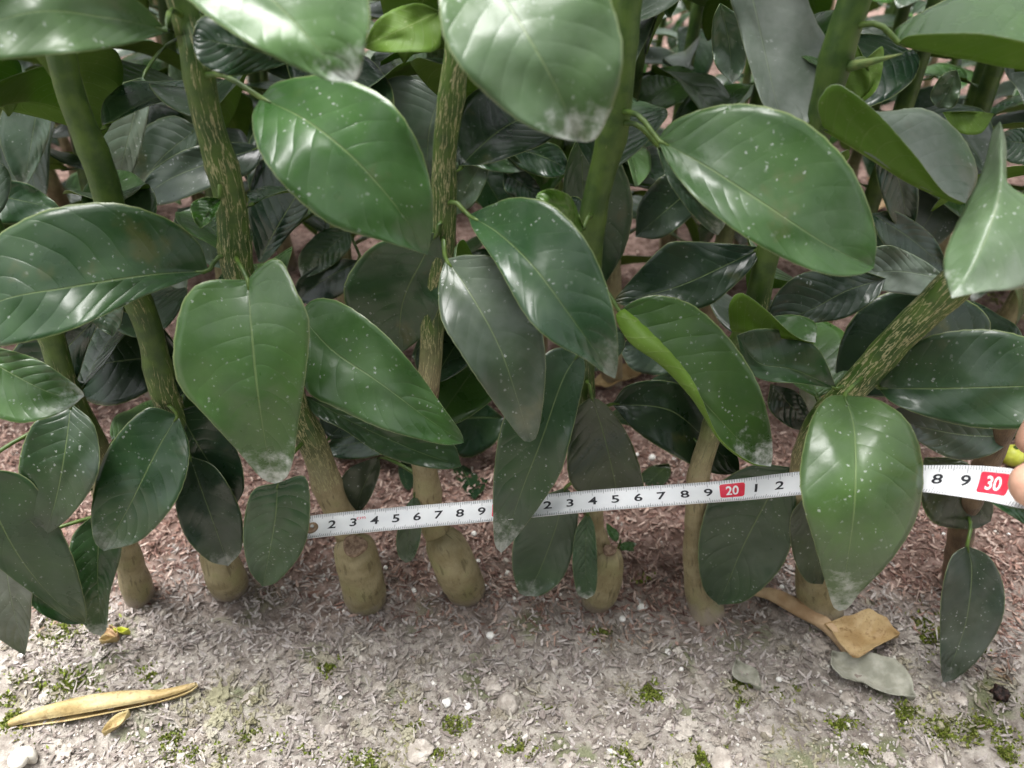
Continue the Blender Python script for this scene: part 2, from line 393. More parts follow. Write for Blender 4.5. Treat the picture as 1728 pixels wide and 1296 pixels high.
# ------------------------------------------------------------------ leaves
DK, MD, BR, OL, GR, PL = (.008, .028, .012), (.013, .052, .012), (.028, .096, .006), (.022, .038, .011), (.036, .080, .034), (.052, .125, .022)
def shell(name, G, UV, thick, mats, parent, wave=None):
    """G: (n,m,3) grid, s along rows, t across; builds a closed thin shell with an upper and an under side"""
    n, m, _ = G.shape
    ds = np.gradient(G, axis=0); dt = np.gradient(G, axis=1)
    N = np.cross(ds, dt); ln = np.linalg.norm(N, axis=2, keepdims=True); N = N / np.maximum(ln, 1e-12)
    t = np.abs(np.linspace(-1, 1, m))
    th = (thick * (1 - .6 * t ** 4) + .00055 * np.exp(-(t / .05) ** 2))[None, :, None]
    B = G - N * th
    V = np.concatenate([G.reshape(-1, 3), B.reshape(-1, 3)]); uv = np.concatenate([UV.reshape(-1, 2)] * 2)
    K = n * m; fs, fm = [], []
    for i in range(n - 1):
        for j in range(m - 1):
            a, b, c, d = i * m + j, i * m + j + 1, (i + 1) * m + j + 1, (i + 1) * m + j
            fs.append((a, d, c, b)); fm.append(0); fs.append((K + a, K + b, K + c, K + d)); fm.append(1)
    rim = [j for j in range(m)] + [i * m + m - 1 for i in range(1, n)] + [(n - 1) * m + j for j in range(m - 2, -1, -1)] + [i * m for i in range(n - 2, 0, -1)]
    for k in range(len(rim)):
        a, b = rim[k], rim[(k + 1) % len(rim)]
        fs.append((a, b, K + b, K + a)); fm.append(0)
    me = mesh(name, V, fs, True, fm, uv)
    return me
def tube(pts, radii, sides=14, uv_len=True, cols=None, cap=True):
    P = [Vector(p) for p in pts]; n = len(P)
    vs, uvs, C, fs = [], [], [], []
    L = 0; ref = Vector((0, 1, 0.05))
    for i in range(n):
        d = (P[min(i + 1, n - 1)] - P[max(i - 1, 0)]).normalized()
        a = ref - d * ref.dot(d); a.normalize(); b = d.cross(a)
        if i: L += (P[i] - P[i - 1]).length
        for k in range(sides + 1):
            an = 2 * math.pi * k / sides
            vs.append(P[i] + (a * math.cos(an) + b * math.sin(an)) * radii[i]); uvs.append((k / sides, L * (1 if uv_len else 1)))
            C.append(cols[i] if cols is not None else (1, 1, 1))
    S = sides + 1
    for i in range(n - 1):
        for k in range(sides): fs.append((i * S + k, i * S + k + 1, (i + 1) * S + k + 1, (i + 1) * S + k))
    if cap:
        fs.append(tuple(range(sides - 1, -1, -1))); fs.append(tuple((n - 1) * S + k for k in range(sides)))
    return vs, fs, uvs, C
def tube_obj(name, pts, radii, mat, parent, sides=14, cols=None):
    vs, fs, uvs, C = tube(pts, radii, sides, True, cols)
    return new_obj(name, mesh(name, vs, fs, True, None, uvs, C), parent, [mat])

def traced_grid(base, tip, mid, A, B, d, Y=Y0, fold=None, dl=0.0, dr=0.0, keep=False, under=False, n=40, m=8, seed=0, wave=.0019, cup=-.002, fA=None):
    ms = spline([base] + list(mid) + [tip], n); a = spline([base] + list(A) + [tip], n); b = spline([base] + list(B) + [tip], n)
    fo = spline([base] + list(fA) + [tip], n) if fA else None
    dv = np.gradient(ms, axis=0)
    if not keep:                               # which edge is on the left when the leaf tip points down?
        ref = fo if fo is not None else a
        side = np.sum((ref - ms)[:, 0] * -dv[:, 1] + (ref - ms)[:, 1] * dv[:, 0])
        if (side < 0) != under: a, b = b, a; flip = True
        else: flip = False
    else: flip = False
    s = np.linspace(0, 1, n)
    dd = np.interp(s, [0, .5, 1], [0, 0, 0]) + d[0] * (1 - s) * (1 - 2 * s) + d[1] * 4 * s * (1 - s) + d[2] * s * (2 * s - 1)
    r = random.Random(seed); ph = [r.uniform(0, 6.28) for _ in range(6)]
    G = np.zeros((n, 2 * m + 1, 3)); UV = np.zeros((n, 2 * m + 1, 2))
    for i in range(n):
        zm = zplane(ms[i][1], Y) + dd[i]
        for j in range(2 * m + 1):
            t = (j - m) / m; e = a[i] if t < 0 else b[i]; q = abs(t)
            p = ms[i] * (1 - q) + e * q
            k = dl if t < 0 else dr
            env = math.sin(math.pi * min(1, max(0, s[i]))) ** .5
            z = zm + k * q ** 1.3 * env + cup * (q ** 2) * env
            if fo is not None and ((t < 0) != flip):
                if q < .72: p = ms[i] * (1 - q / .72) + fo[i] * (q / .72)
                else:
                    w_ = (q - .72) / .28; p = fo[i] * (1 - w_) + e * w_; z -= .003 * w_ * env + .0012 * math.sin(w_ * math.pi) * env
            # gentle waviness of the blade and toothed margin
            z += wave * q * q * env * (math.sin(s[i] * 9 + ph[0] + (2 if t < 0 else 0)) + .5 * math.sin(s[i] * 21 + ph[1] + t)) 
            z += .0006 * env * math.sin(ph[2] + s[i] * 14 + 5 * q) * (1 - q)
            z = min(z, zground(p[1]) - .003)
            G[i, j] = at(p[0], p[1], z)
            UV[i, j] = ((t + 1) / 2, s[i])
    # fine teeth along the margin
    for i in range(1, n - 1):
        for j, k in ((0, 1), (2 * m, 2 * m - 1)):
            G[i, j] += (G[i, j] - G[i, k]) * .05 * math.sin(i * 2.4 + ph[3])
    return G, UV

PLANTS = {}
def nearest_on(poly, p):
    best = min(range(len(poly)), key=lambda i: (poly[i] - p).length); return poly[best]
LEAFN = [0]
def leaf(plant, base, tip, mid, A, B, d, col=MD, dust=.4, tip_dust_glint=0., pet=True, label=None, **kw):
    LEAFN[0] += 1
    r = random.Random(LEAFN[0]); col = tuple(c * r.uniform(.88, 1.12) for c in col)
    G, UV = traced_grid(base, tip, mid, A, B, tuple(x / 1000 for x in d), seed=LEAFN[0], **kw)
    pl = PLANTS[plant]
    o = new_obj('leaf', shell('leaf', G, UV, .00035, None, None), pl['root'], [M_TOP, M_UND])
    o.color = (*col, dust); o['tip'] = float(tip_dust_glint)
    if label: o['label'] = label
    if pet:
        p0 = Vector(G[0, G.shape[1] // 2]); q = nearest_on(pl['poly'], p0); q2 = q + Vector((0, 0, .0))
        if (p0 - q).length < .09:
            m1 = q.lerp(p0, .5) + Vector((0, -.002, .004)); nx = Vector(G[2, G.shape[1] // 2])
            c = spline([q2, m1, p0, nx], 8)
            tube_obj('petiole', c, [.0015, .0011, .001, .0009, .0009, .0009, .0009, .0004], M_PET, o, 8)
    return o

def plant(key, label, pts, rad, green_from, brown=(0, 0), stock=None, top_extra=True, group=None, crack=.8, span=.16):
    """pts: (px, py, offset mm from the front row plane, radius px)"""
    root_p = gnd(pts[0][0], pts[0][1]); root_p.z = 0
    root = setp(empty('citrus_seedling', root_p), label, 'seedling', group)
    bpy.context.view_layer.update()
    P3 = [];
    for (x, y, d, r) in pts:
        z = zplane(y) + d / 1000
        z = zground(y) if not P3 else min(z, zground(y) + .001)
        P3.append((*at(x, y, z), r / F * z))
    g0 = Vector(P3[0][:3]); P3 = [(g0.x, g0.y + .002, -.02, P3[0][3])] + P3
    a, b = Vector(P3[-2][:3]), Vector(P3[-1][:3])
    if top_extra:
        e = b + ((b - a).normalized() + Vector((0, 0, .6))).normalized() * .15 ; P3.append((*e, P3[-1][3] * .9))
    n = 110; C = spline(P3, n)
    ys = spline([(0, 0)] + [(i, p[1]) for i, p in enumerate(pts, 1)], 2)
    cols = []
    hmax = C[-1][2]
    for i in range(n):
        h = C[i][2]
        g = min(1, max(0, (h - green_from) / .035)); br = 0
        if brown[1] and brown[0] < h < brown[1]: br = 1
        k = crack * max(0, 1 - max(0, h - green_from - .06) / span) if h > green_from else crack * .15
        cols.append((g, k, br))
    rr = [C[i][3] * (1 + .04 * math.sin(i * .9 + ord(key[0]) % 7) * (1 if C[i][2] < green_from else .4)) for i in range(n)]
    for i in range(n):                        # leaf nodes: a slight swelling and kink every three centimetres
        if C[i][2] > .06:
            ph = ((C[i][2] + ord(key[0]) * .007) % .032) / .032; rr[i] *= 1 + .10 * math.exp(-((ph - .5) / .12) ** 2)
            C[i][0] += .0009 * math.sin(C[i][2] / .032 * math.pi + ord(key[0])); C[i][1] += .0007 * math.cos(C[i][2] / .032 * math.pi)
    poly = [Vector(c[:3]) for c in C]
    PLANTS[key] = dict(root=root, poly=poly)
    tube_obj('stem', poly, rr, M_STEM, root, 16, cols)
    if stock:
        S3 = []
        for (x, y, d, r) in stock:
            z = zground(y - 20) if not S3 else min(zplane(y) + d / 1000, zground(y) + .002); y = y - 20 if not S3 else y; S3.append((*at(x, y, z), r / F * z))
        g0 = Vector(S3[0][:3]); S3 = [(g0.x, g0.y + .003, -.02, S3[0][3] * 1.03)] + S3
        c = spline(S3, 34)
        rr = [c[i][3] * (1 + .03 * noise.noise(Vector((i * .35, ord(key[0]) % 9, 0)))) for i in range(34)]
        st = tube_obj('rootstock', [Vector(q[:3]) for q in c], rr, M_STEM, root, 18, [(0.05, .15, 0)] * 34)
        for v in st.data.vertices: v.co += Vector((noise.noise(v.co * 90), noise.noise(v.co * 90 + Vector((9, 0, 0))), 0)) * .0007
        return root, st
    return root, None
def scar(st, x, y, d, rx, ry):
    z = zplane(y) + d / 1000; c = at(x, y, z); k = z / F
    vs, fs = [], []; n = 20
    nrm = (-FW * .75 + Vector((0, 0, .65))).normalized(); a = RT; b = nrm.cross(a)
    rings = [(1.0, -.003), (1.02, .0), (.84, .0011), (.72, .0003), (.35, .0001)]
    for f, h in rings:
        for i in range(n):
            an = 2 * math.pi * i / n; f2 = f * (1 + .08 * math.sin(an * 3 + 1))
            vs.append(c + a * math.cos(an) * rx * k * f2 + b * math.sin(an) * ry * k * f2 + nrm * h)
    for q in range(len(rings) - 1):
        for i in range(n): fs.append((q * n + i, q * n + (i + 1) % n, (q + 1) * n + (i + 1) % n, (q + 1) * n + i))
    fs.append(tuple((len(rings) - 1) * n + i for i in range(n)))
    return new_obj('graft_scar', mesh('graft_scar', vs, fs), st, [M_SCAR])

# ---- front row
plant('Z', 'seedling with a broad upright leaf base at the left end of the row', [(235, 1002, 0, 26), (205, 900, 0, 20), (150, 740, 0, 20), (60, 520, 0, 20), (-60, 300, 0, 20)], 0, .10)
_, st = plant('A', 'seedling with plain green upper stem beside the thickest stem', [(380, 985, 0, 22), (362, 920, 0, 21), (330, 820, 0, 21), (290, 690, 0, 22), (235, 520, 0, 22), (180, 340, 0, 24), (140, 205, 0, 23), (105, 90, 0, 22), (75, -20, 0, 21)], 0, .09,
      stock=[(388, 1006, 0, 33), (378, 965, 0, 32), (366, 930, 0, 28), (360, 912, 2, 18), (357, 905, 4, 6)], crack=.85, span=.2)
_, st = plant('B', 'seedling with thick dark cream-streaked stem and squat cut rootstock', [(605, 990, 6, 22), (590, 905, 6, 24), (545, 800, 2, 24), (505, 695, 0, 24), (455, 575, 0, 24), (405, 455, 0, 26), (378, 300, 0, 26), (350, 180, 0, 25), (318, 60, 0, 24), (295, -20, 0, 24)], 0, .10,
      stock=[(619, 1032, 0, 35), (612, 985, 0, 37), (603, 945, -2, 37), (597, 922, -2, 34), (594, 908, 0, 22), (592, 902, 2, 6)], crack=1.15, span=.4)
scar(st, 598, 920, -18, 20, 18)
_, st = plant('C', 'seedling whose dark streaked stem turns brown below its high graft', [(770, 985, 6, 22), (738, 900, 6, 22), (714, 790, 2, 22), (716, 680, 0, 20), (732, 540, 3, 19), (744, 410, 3, 20), (752, 300, 2, 20), (762, 130, 0, 22), (772, -20, 0, 22)], 0, .155, (.02, .152) if False else (.135, .158),
      stock=[(788, 1018, 0, 33), (772, 965, 0, 36), (754, 925, 0, 35), (743, 905, 2, 26), (740, 897, 3, 8)], crack=1.2, span=.3)
_, st = plant('E', 'seedling with smooth green upper stem and narrow rootstock topped by a round scar', [(1012, 1000, 3, 18), (1018, 940, 5, 16), (1002, 880, 4, 16), (985, 780, 3, 18), (984, 690, 2, 17), (988, 600, 0, 18), (990, 480, 0, 20), (1002, 380, 0, 22), (1030, 220, 0, 25), (1065, -20, 0, 27)], 0, .12,
      stock=[(1006, 1032, 0, 28), (1016, 990, 0, 31), (1026, 955, -2, 26), (1030, 933, -2, 18), (1026, 922, 2, 6)], crack=.75, span=.25)
scar(st, 1029, 928, -8, 11, 9)
plant('F', 'seedling with slim straight tan base and a thorn on its green upper stem', [(1192, 1032, 0, 32), (1182, 1010, 0, 24), (1172, 960, 0, 19), (1174, 860, 0, 19), (1186, 780, 0, 18), (1222, 650, 0, 19), (1265, 540, 0, 20), (1293, 440, 0, 20), (1340, 320, 0, 22), (1386, 190, 0, 24), (1448, -20, 0, 28)], 0, .11, crack=.75, span=.2)
_, st = plant('G', 'seedling with stem leaning far out to one side above the tape', [(1384, 1030, 0, 26), (1372, 950, -4, 20), (1352, 870, -8, 19), (1352, 790, -14, 20), (1378, 720, -20, 21), (1432, 662, -24, 24), (1512, 575, -28, 26), (1610, 482, -32, 29), (1728, 355, -36, 30), (1800, 280, -38, 30)], 0, .115,
      stock=[(1388, 1052, 0, 35), (1380, 1010, 0, 34), (1374, 965, -2, 30), (1368, 935, -2, 20), (1366, 925, 0, 8)], crack=1.25, span=.5)
plant('H', 'seedling with slim brown ridged stem and one dusty leaf hanging low', [(1608, 985, 0, 20), (1618, 920, 0, 20), (1632, 860, 0, 19), (1655, 795, 0, 20), (1690, 735, 0, 18), (1740, 650, 0, 18), (1800, 560, 0, 18)], 0, .30, (.0, .30), crack=.8)

# ---- leaves of the front row (pixel outlines with their own depth; offsets in mm from the row)
leaf('B', (440, 165), (722, 430), [(520, 205), (600, 270), (670, 350)], [(470, 138), (560, 128), (650, 165), (705, 240), (730, 330), (728, 390)], [(425, 200), (440, 260), (490, 325), (560, 380), (640, 405), (690, 420)], (-15, -45, -48), BR, .55, .15)
leaf('B', (352, 457), (-60, 560), [(250, 465), (120, 485), (0, 508)], [(335, 410), (285, 370), (200, 343), (110, 347), (40, 370), (-20, 420)], [(300, 478), (250, 497), (180, 530), (110, 560), (30, 580), (-30, 585)], (-12, -40, -50), MD, .35)
leaf('B', (418, 472), (464, 816), [(425, 560), (435, 660), (450, 760)], [(345, 475), (308, 510), (292, 590), (302, 650), (345, 700), (400, 760), (440, 806)], [(440, 448), (472, 437), (500, 490), (522, 545), (515, 640), (503, 720), (495, 775), (482, 808)], (-22, -55, -62), PL, .5, .9)
leaf('B', (280, 50), (-80, 60), [(180, 30), (60, 20)], [(230, 0), (120, -60), (0, -50)], [(262, 62), (180, 82), (90, 92), (0, 100), (-50, 90)], (-20, -45, -50), PL, .6, .3)
leaf('B', (330, -140), (592, 139), [(420, -40), (500, 40), (560, 110)], [(270, -60), (330, 10), (400, 60), (480, 105), (550, 134)], [(480, -140), (600, -60), (624, 20), (614, 90), (606, 128)], (-30, -60, -72), PL, .5, .8)
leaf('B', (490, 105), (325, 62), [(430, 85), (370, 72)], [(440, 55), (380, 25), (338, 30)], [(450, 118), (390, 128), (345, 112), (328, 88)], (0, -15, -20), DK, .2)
leaf('B', (372, 335), (338, 385), [(355, 350)], [(345, 333), (322, 345), (328, 372)], [(370, 348), (356, 372)], (-8, -12, -16), BR, .3)
leaf('B', (468, 815), (443, 990), [(465, 870), (455, 930)], [(425, 830), (410, 900), (420, 960)], [(515, 805), (523, 870), (510, 930), (470, 980)], (-38, -48, -50), MD, .55, label='dark leaf tip hanging over the end of the tape')
leaf('A', (-70, 575), (142, 668), [(20, 630), (90, 664)], [(-10, 585), (60, 605), (112, 638), (138, 660)], [(-40, 680), (20, 712), (70, 708), (115, 690)], (-35, -50, -55), BR, .5, .7)
leaf('Z', (-40, 790), (147, 1056), [(20, 920), (85, 1005)], [(-60, 900), (0, 960), (60, 1005), (112, 1042)], [(50, 810), (115, 920), (142, 1010)], (-45, -62, -62), MD, .4)
leaf('A', (170, 860), (170, 1073), [(165, 960)], [(120, 910), (122, 1010), (148, 1062)], [(205, 920), (186, 1000), (180, 1060)], (-20, -40, -50), MD, .4, .8)
leaf('Z', (10, 930), (140, 1053), [(70, 1010)], [(25, 985), (65, 1032), (108, 1052)], [(70, 965), (120, 1010)], (-40, -48, -48), MD, .4)
leaf('Z', (5, 890), (42, 1106), [(15, 990)], [(-50, 970), (-32, 1050), (12, 1088)], [(50, 960), (53, 1030), (47, 1080)], (-50, -66, -75), OL, 1.1)
# leaves standing where the low left of the row is dense
leaf('A', (300, 700), (175, 930), [(265, 760), (215, 860)], [(245, 690), (180, 760), (155, 850), (158, 910)], [(320, 760), (300, 840), (240, 910)], (-10, -40, -55), MD, .45, .3)
leaf('Z', (120, 680), (75, 905), [(110, 760), (95, 840)], [(60, 710), (32, 780), (40, 860)], [(160, 720), (165, 800), (120, 870)], (-12, -40, -50), MD, .5)
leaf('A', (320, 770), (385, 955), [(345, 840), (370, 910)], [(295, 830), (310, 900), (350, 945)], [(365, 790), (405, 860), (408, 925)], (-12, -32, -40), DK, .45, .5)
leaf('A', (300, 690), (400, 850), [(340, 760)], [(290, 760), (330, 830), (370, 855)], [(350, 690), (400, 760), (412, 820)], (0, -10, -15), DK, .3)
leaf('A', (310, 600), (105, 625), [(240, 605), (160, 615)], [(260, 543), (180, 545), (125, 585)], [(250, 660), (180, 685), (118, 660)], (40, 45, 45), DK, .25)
leaf('A', (180, 520), (30, 680), [(120, 580), (70, 640)], [(90, 540), (30, 580), (5, 640)], [(150, 580), (125, 650), (80, 690)], (10, 12, 5), DK, .3)
leaf('A', (160, 480), (190, 567), [(170, 520)], [(135, 510), (160, 548)], [(205, 500), (204, 545)], (10, 0, -5), GR, .7)

leaf('C', (505, 530), (783, 747), [(560, 590), (640, 645), (720, 705)], [(530, 505), (575, 510), (640, 555), (700, 620), (750, 690), (777, 728)], [(506, 610), (520, 662), (570, 690), (640, 722), (710, 742), (755, 751)], (-5, -35, -45), BR, .6, pet=False)
leaf('C', (515, 668), (779, 787), [(600, 715), (700, 760)], [(570, 680), (680, 720), (760, 745)], [(530, 700), (580, 725), (640, 765), (700, 785), (750, 792)], (2, -8, -14), MD, .35, pet=False)
leaf('C', (738, 393), (672, 600), [(712, 440), (680, 510)], [(690, 395), (630, 415), (590, 460), (580, 500), (600, 550), (645, 595)], [(750, 430), (747, 500), (720, 560)], (-4, 2, 8), MD, .45)
leaf('C', (752, 437), (894, 746), [(790, 490), (840, 580), (872, 670)], [(740, 480), (745, 540), (780, 600), (820, 660), (860, 715), (882, 742)], [(790, 430), (850, 440), (895, 500), (915, 560), (921, 620), (914, 700), (905, 738)], (-12, -45, -60), (.016, .042, .014), .85, .2)
leaf('C', (790, 363), (1038, 639), [(840, 393), (900, 450), (960, 530), (1010, 600)], [(800, 390), (840, 450), (885, 530), (930, 575), (985, 605), (1020, 630)], [(830, 345), (870, 333), (930, 345), (985, 400), (1020, 470), (1040, 550), (1043, 612)], (-8, -60, -72), MD, .45, .4)
leaf('C', (700, 835), (685, 950), [(692, 890)], [(682, 860), (669, 905), (672, 937)], [(712, 860), (709, 910), (698, 942)], (-3, -15, -20), GR, .5, .3)
leaf('C', (640, 770), (598, 872), [(612, 825)], [(590, 790), (570, 825), (578, 860)], [(640, 800), (622, 845)], (25, 20, 18), OL, .8)

leaf('E', (980, 592), (846, 933), [(950, 640), (915, 740), (880, 830)], [(930, 590), (880, 650), (847, 715), (834, 790), (832, 860), (835, 918)], [(988, 625), (975, 690), (960, 750), (945, 800), (910, 855), (870, 908)], (-12, -38, -52), MD, .5, .7)
leaf('E', (998, 668), (1045, 853), [(1018, 730), (1035, 800)], [(965, 700), (957, 760), (963, 815), (1000, 848)], [(1030, 690), (1065, 745), (1086, 815), (1080, 845)], (-14, -17, -14), OL, .5, cup=.002)
leaf('E', (1033, 682), (1247, 800), [(1130, 692), (1200, 750)], [(1060, 650), (1120, 642), (1180, 665), (1222, 720), (1246, 775)], [(1070, 725), (1130, 765), (1200, 798)], (20, 15, 12), DK, .2)
leaf('E', (790, -110), (977, 239), [(840, -20), (890, 60), (940, 150)], [(745, -60), (744, 40), (765, 95), (810, 150), (870, 200), (930, 229)], [(920, -120), (1010, -40), (1046, 50), (1050, 110), (1037, 170), (1006, 234)], (-30, -60, -68), PL, .65, .8, pet=False)
leaf('E', (1110, 236), (1475, 452), [(1190, 280), (1290, 345), (1390, 410)], [(1135, 205), (1200, 180), (1270, 176), (1350, 200), (1420, 260), (1460, 330), (1479, 400)], [(1130, 280), (1180, 340), (1250, 395), (1330, 440), (1400, 464), (1450, 464)], (-20, -52, -58), BR, .55)
leaf('E', (1108, 244), (1212, 397), [(1160, 320)], [(1125, 300), (1165, 358), (1195, 388)], [(1170, 290), (1222, 365)], (-12, -22, -25), GR, .5, .6)
leaf('E', (985, 385), (903, 338), [(962, 358), (930, 342)], [(965, 335), (935, 320), (910, 324)], [(975, 398), (950, 392), (940, 366), (920, 356)], (-12, -24, -26), (.09, .19, .02), .3, wave=.004)
leaf('E', (955, 822), (888, 1006), [(938, 890), (912, 960)], [(905, 845), (871, 900), (864, 950), (874, 997)], [(975, 850), (969, 920), (950, 975), (915, 1004)], (-2, -10, -18), MD, .65, .5)
leaf('E', (992, 865), (990, 1011), [(988, 930)], [(972, 895), (966, 950), (974, 1000)], [(1003, 890), (1008, 950), (1005, 998)], (-14, -24, -27), GR, .4, .8)
leaf('E', (1045, 525), (1301, 787), [(1100, 580), (1180, 670), (1250, 745)], [(1055, 522), (1085, 547), (1130, 592), (1165, 635), (1184, 672), (1214, 738), (1264, 778)], [(1070, 508), (1110, 498), (1170, 515), (1230, 570), (1276, 640), (1298, 710), (1304, 762)], (-20, -48, -60), BR, .45, 1., fA=[(1038, 540), (1060, 580), (1112, 615), (1158, 662), (1184, 698), (1218, 748), (1265, 781)])

leaf('F', (1284, 418), (1035, 510), [(1230, 445), (1140, 485)], [(1240, 412), (1150, 407), (1120, 415), (1080, 455), (1045, 495)], [(1270, 450), (1230, 490), (1190, 518), (1110, 530)], (2, -5, -6), DK, .3)
leaf('F', (1232, 555), (1376, 578), [(1280, 563), (1330, 569)], [(1230, 515), (1250, 494), (1290, 520), (1328, 556), (1352, 572)], [(1290, 537), (1340, 531), (1376, 545)], (-10, -18, -22), BR, .4, .7, keep=True, dl=-.007, dr=.004)
leaf('F', (1495, 470), (1310, 545), [(1430, 490), (1370, 522)], [(1440, 455), (1360, 459), (1315, 490), (1297, 530)], [(1480, 502), (1430, 535), (1370, 545)], (10, 4, 0), DK, .55, pet=False)
leaf('F', (1255, -60), (1330, 230), [(1275, 20), (1295, 110), (1312, 180)], [(1230, -20), (1245, 40), (1265, 110), (1290, 180)], [(1330, -60), (1380, 40), (1402, 80), (1398, 140), (1370, 200)], (22, 12, -4), GR, 1.3)
leaf('F', (1516, 72), (1850, 112), [(1560, 82), (1640, 97), (1728, 113)], [(1535, 60), (1600, 56), (1660, 57), (1728, 70), (1800, 92)], [(1512, 48), (1590, 2), (1660, -22), (1780, -10)], (-12, -28, -30), BR, .35, 0, keep=True, dl=-.012, dr=.022)
leaf('F', (1388, 214), (1629, 343), [(1460, 258), (1530, 303), (1590, 331)], [(1380, 175), (1405, 142), (1442, 158), (1490, 200), (1545, 262), (1592, 322)], [(1420, 185), (1490, 188), (1560, 183), (1614, 218), (1643, 265), (1649, 305)], (-14, -24, -28), (.03, .10, .02), 1.3, .5, keep=True, dl=-.012, dr=.016)
leaf('F', (1460, 100), (1430, 190), [(1465, 150)], [(1435, 60), (1425, 130)], [(1490, 80), (1480, 150)], (25, 22, 20), BR, .2, under=True)

leaf('G', (1688, 205), (1606, 503), [(1690, 300), (1668, 390), (1634, 462)], [(1675, 222), (1658, 285), (1630, 345), (1600, 410), (1592, 455)], [(1698, 240), (1704, 325), (1750, 338), (1800, 390), (1745, 478), (1660, 492)], (-42, -66, -98), PL, 1.1, .6, dl=.014, dr=.006, pet=False)
leaf('G', (1665, 615), (1420, 655), [(1560, 580), (1470, 625)], [(1670, 540), (1620, 500), (1560, 487), (1480, 500), (1430, 550), (1411, 615)], [(1600, 650), (1520, 668), (1460, 668)], (5, 5, 0), DK, .3)
leaf('G', (1482, 655), (1800, 650), [(1580, 656), (1690, 653)], [(1500, 620), (1550, 575), (1620, 557), (1700, 560), (1770, 590)], [(1510, 682), (1580, 708), (1650, 722), (1728, 722), (1785, 695)], (-26, -45, -50), MD, .5)
leaf('G', (1425, 667), (1416, 1031), [(1442, 730), (1442, 850), (1428, 960)], [(1395, 671), (1368, 710), (1350, 790), (1355, 850), (1375, 920), (1395, 990), (1406, 1024)], [(1480, 674), (1530, 708), (1555, 765), (1557, 830), (1540, 890), (1500, 950), (1450, 1002), (1432, 1026)], (-45, -112, -128), PL, .5, .75, cup=.004)
leaf('G', (1368, 830), (1388, 986), [(1372, 900)], [(1335, 870), (1338, 935), (1360, 980)], [(1396, 860), (1405, 940)], (-18, -24, -24), OL, .6)
leaf('F', (1332, 788), (1213, 1021), [(1297, 840), (1255, 920), (1230, 980)], [(1270, 785), (1210, 820), (1185, 880), (1178, 940), (1188, 995)], [(1343, 830), (1339, 900), (1317, 960), (1262, 1012)], (-10, -18, -26), MD, .6, pet=False)
leaf('G', (1412, 656), (1243, 566), [(1340, 624), (1280, 612)], [(1382, 590), (1330, 560), (1280, 555)], [(1350, 647), (1290, 642), (1258, 618)], (-25, -28, -26), MD, .4)
leaf('H', (1632, 921), (1592, 1151), [(1640, 965), (1630, 1050), (1606, 1120)], [(1605, 940), (1589, 1000), (1586, 1070), (1588, 1130)], [(1670, 940), (1694, 990), (1690, 1050), (1652, 1112), (1612, 1146)], (-32, -62, -90), DK, .75, .3)
leaf('H', (1720, 735), (1495, 700), [(1640, 735), (1560, 722)], [(1690, 705), (1600, 690), (1530, 685)], [(1670, 768), (1610, 775), (1550, 745)], (5, -8, -8), DK, .6)
leaf('H', (1560, 772), (1672, 880), [(1620, 820)], [(1620, 775), (1655, 805), (1676, 850)], [(1552, 830), (1575, 882), (1640, 893)], (12, 0, -5), OL, .3, pet=False)
leaf('H', (1660, 838), (1790, 895), [(1720, 860)], [(1690, 835), (1760, 855)], [(1690, 860), (1750, 895)], (-10, -15, -18), MD, .3)
leaf('G', (1300, 648), (1374, 726), [(1340, 690)], [(1298, 690), (1335, 722)], [(1345, 662), (1368, 700)], (5, 4, 2), DK, .3, pet=False)
leaf('G', (1420, 640), (1370, 600), [(1395, 620)], [(1415, 605), (1390, 590)], [(1400, 650), (1372, 630)], (20, 20, 20), DK, .2)
leaf('G', (1600, 472), (1438, 462), [(1520, 458)], [(1560, 440), (1500, 414), (1460, 428)], [(1592, 498), (1520, 496), (1460, 482)], (12, 15, 15), GR, 1.1)
# thorn
tp = [at(1432, 112, zplane(112) - .004), at(1470, 104, zplane(104) - .012), at(1522, 91, zplane(92) - .02)]
tube_obj('thorn', spline(tp, 8), [.0019, .0016, .0014, .0012, .001, .0007, .0004, .0001], M_THORN, PLANTS['F']['root'], 10)

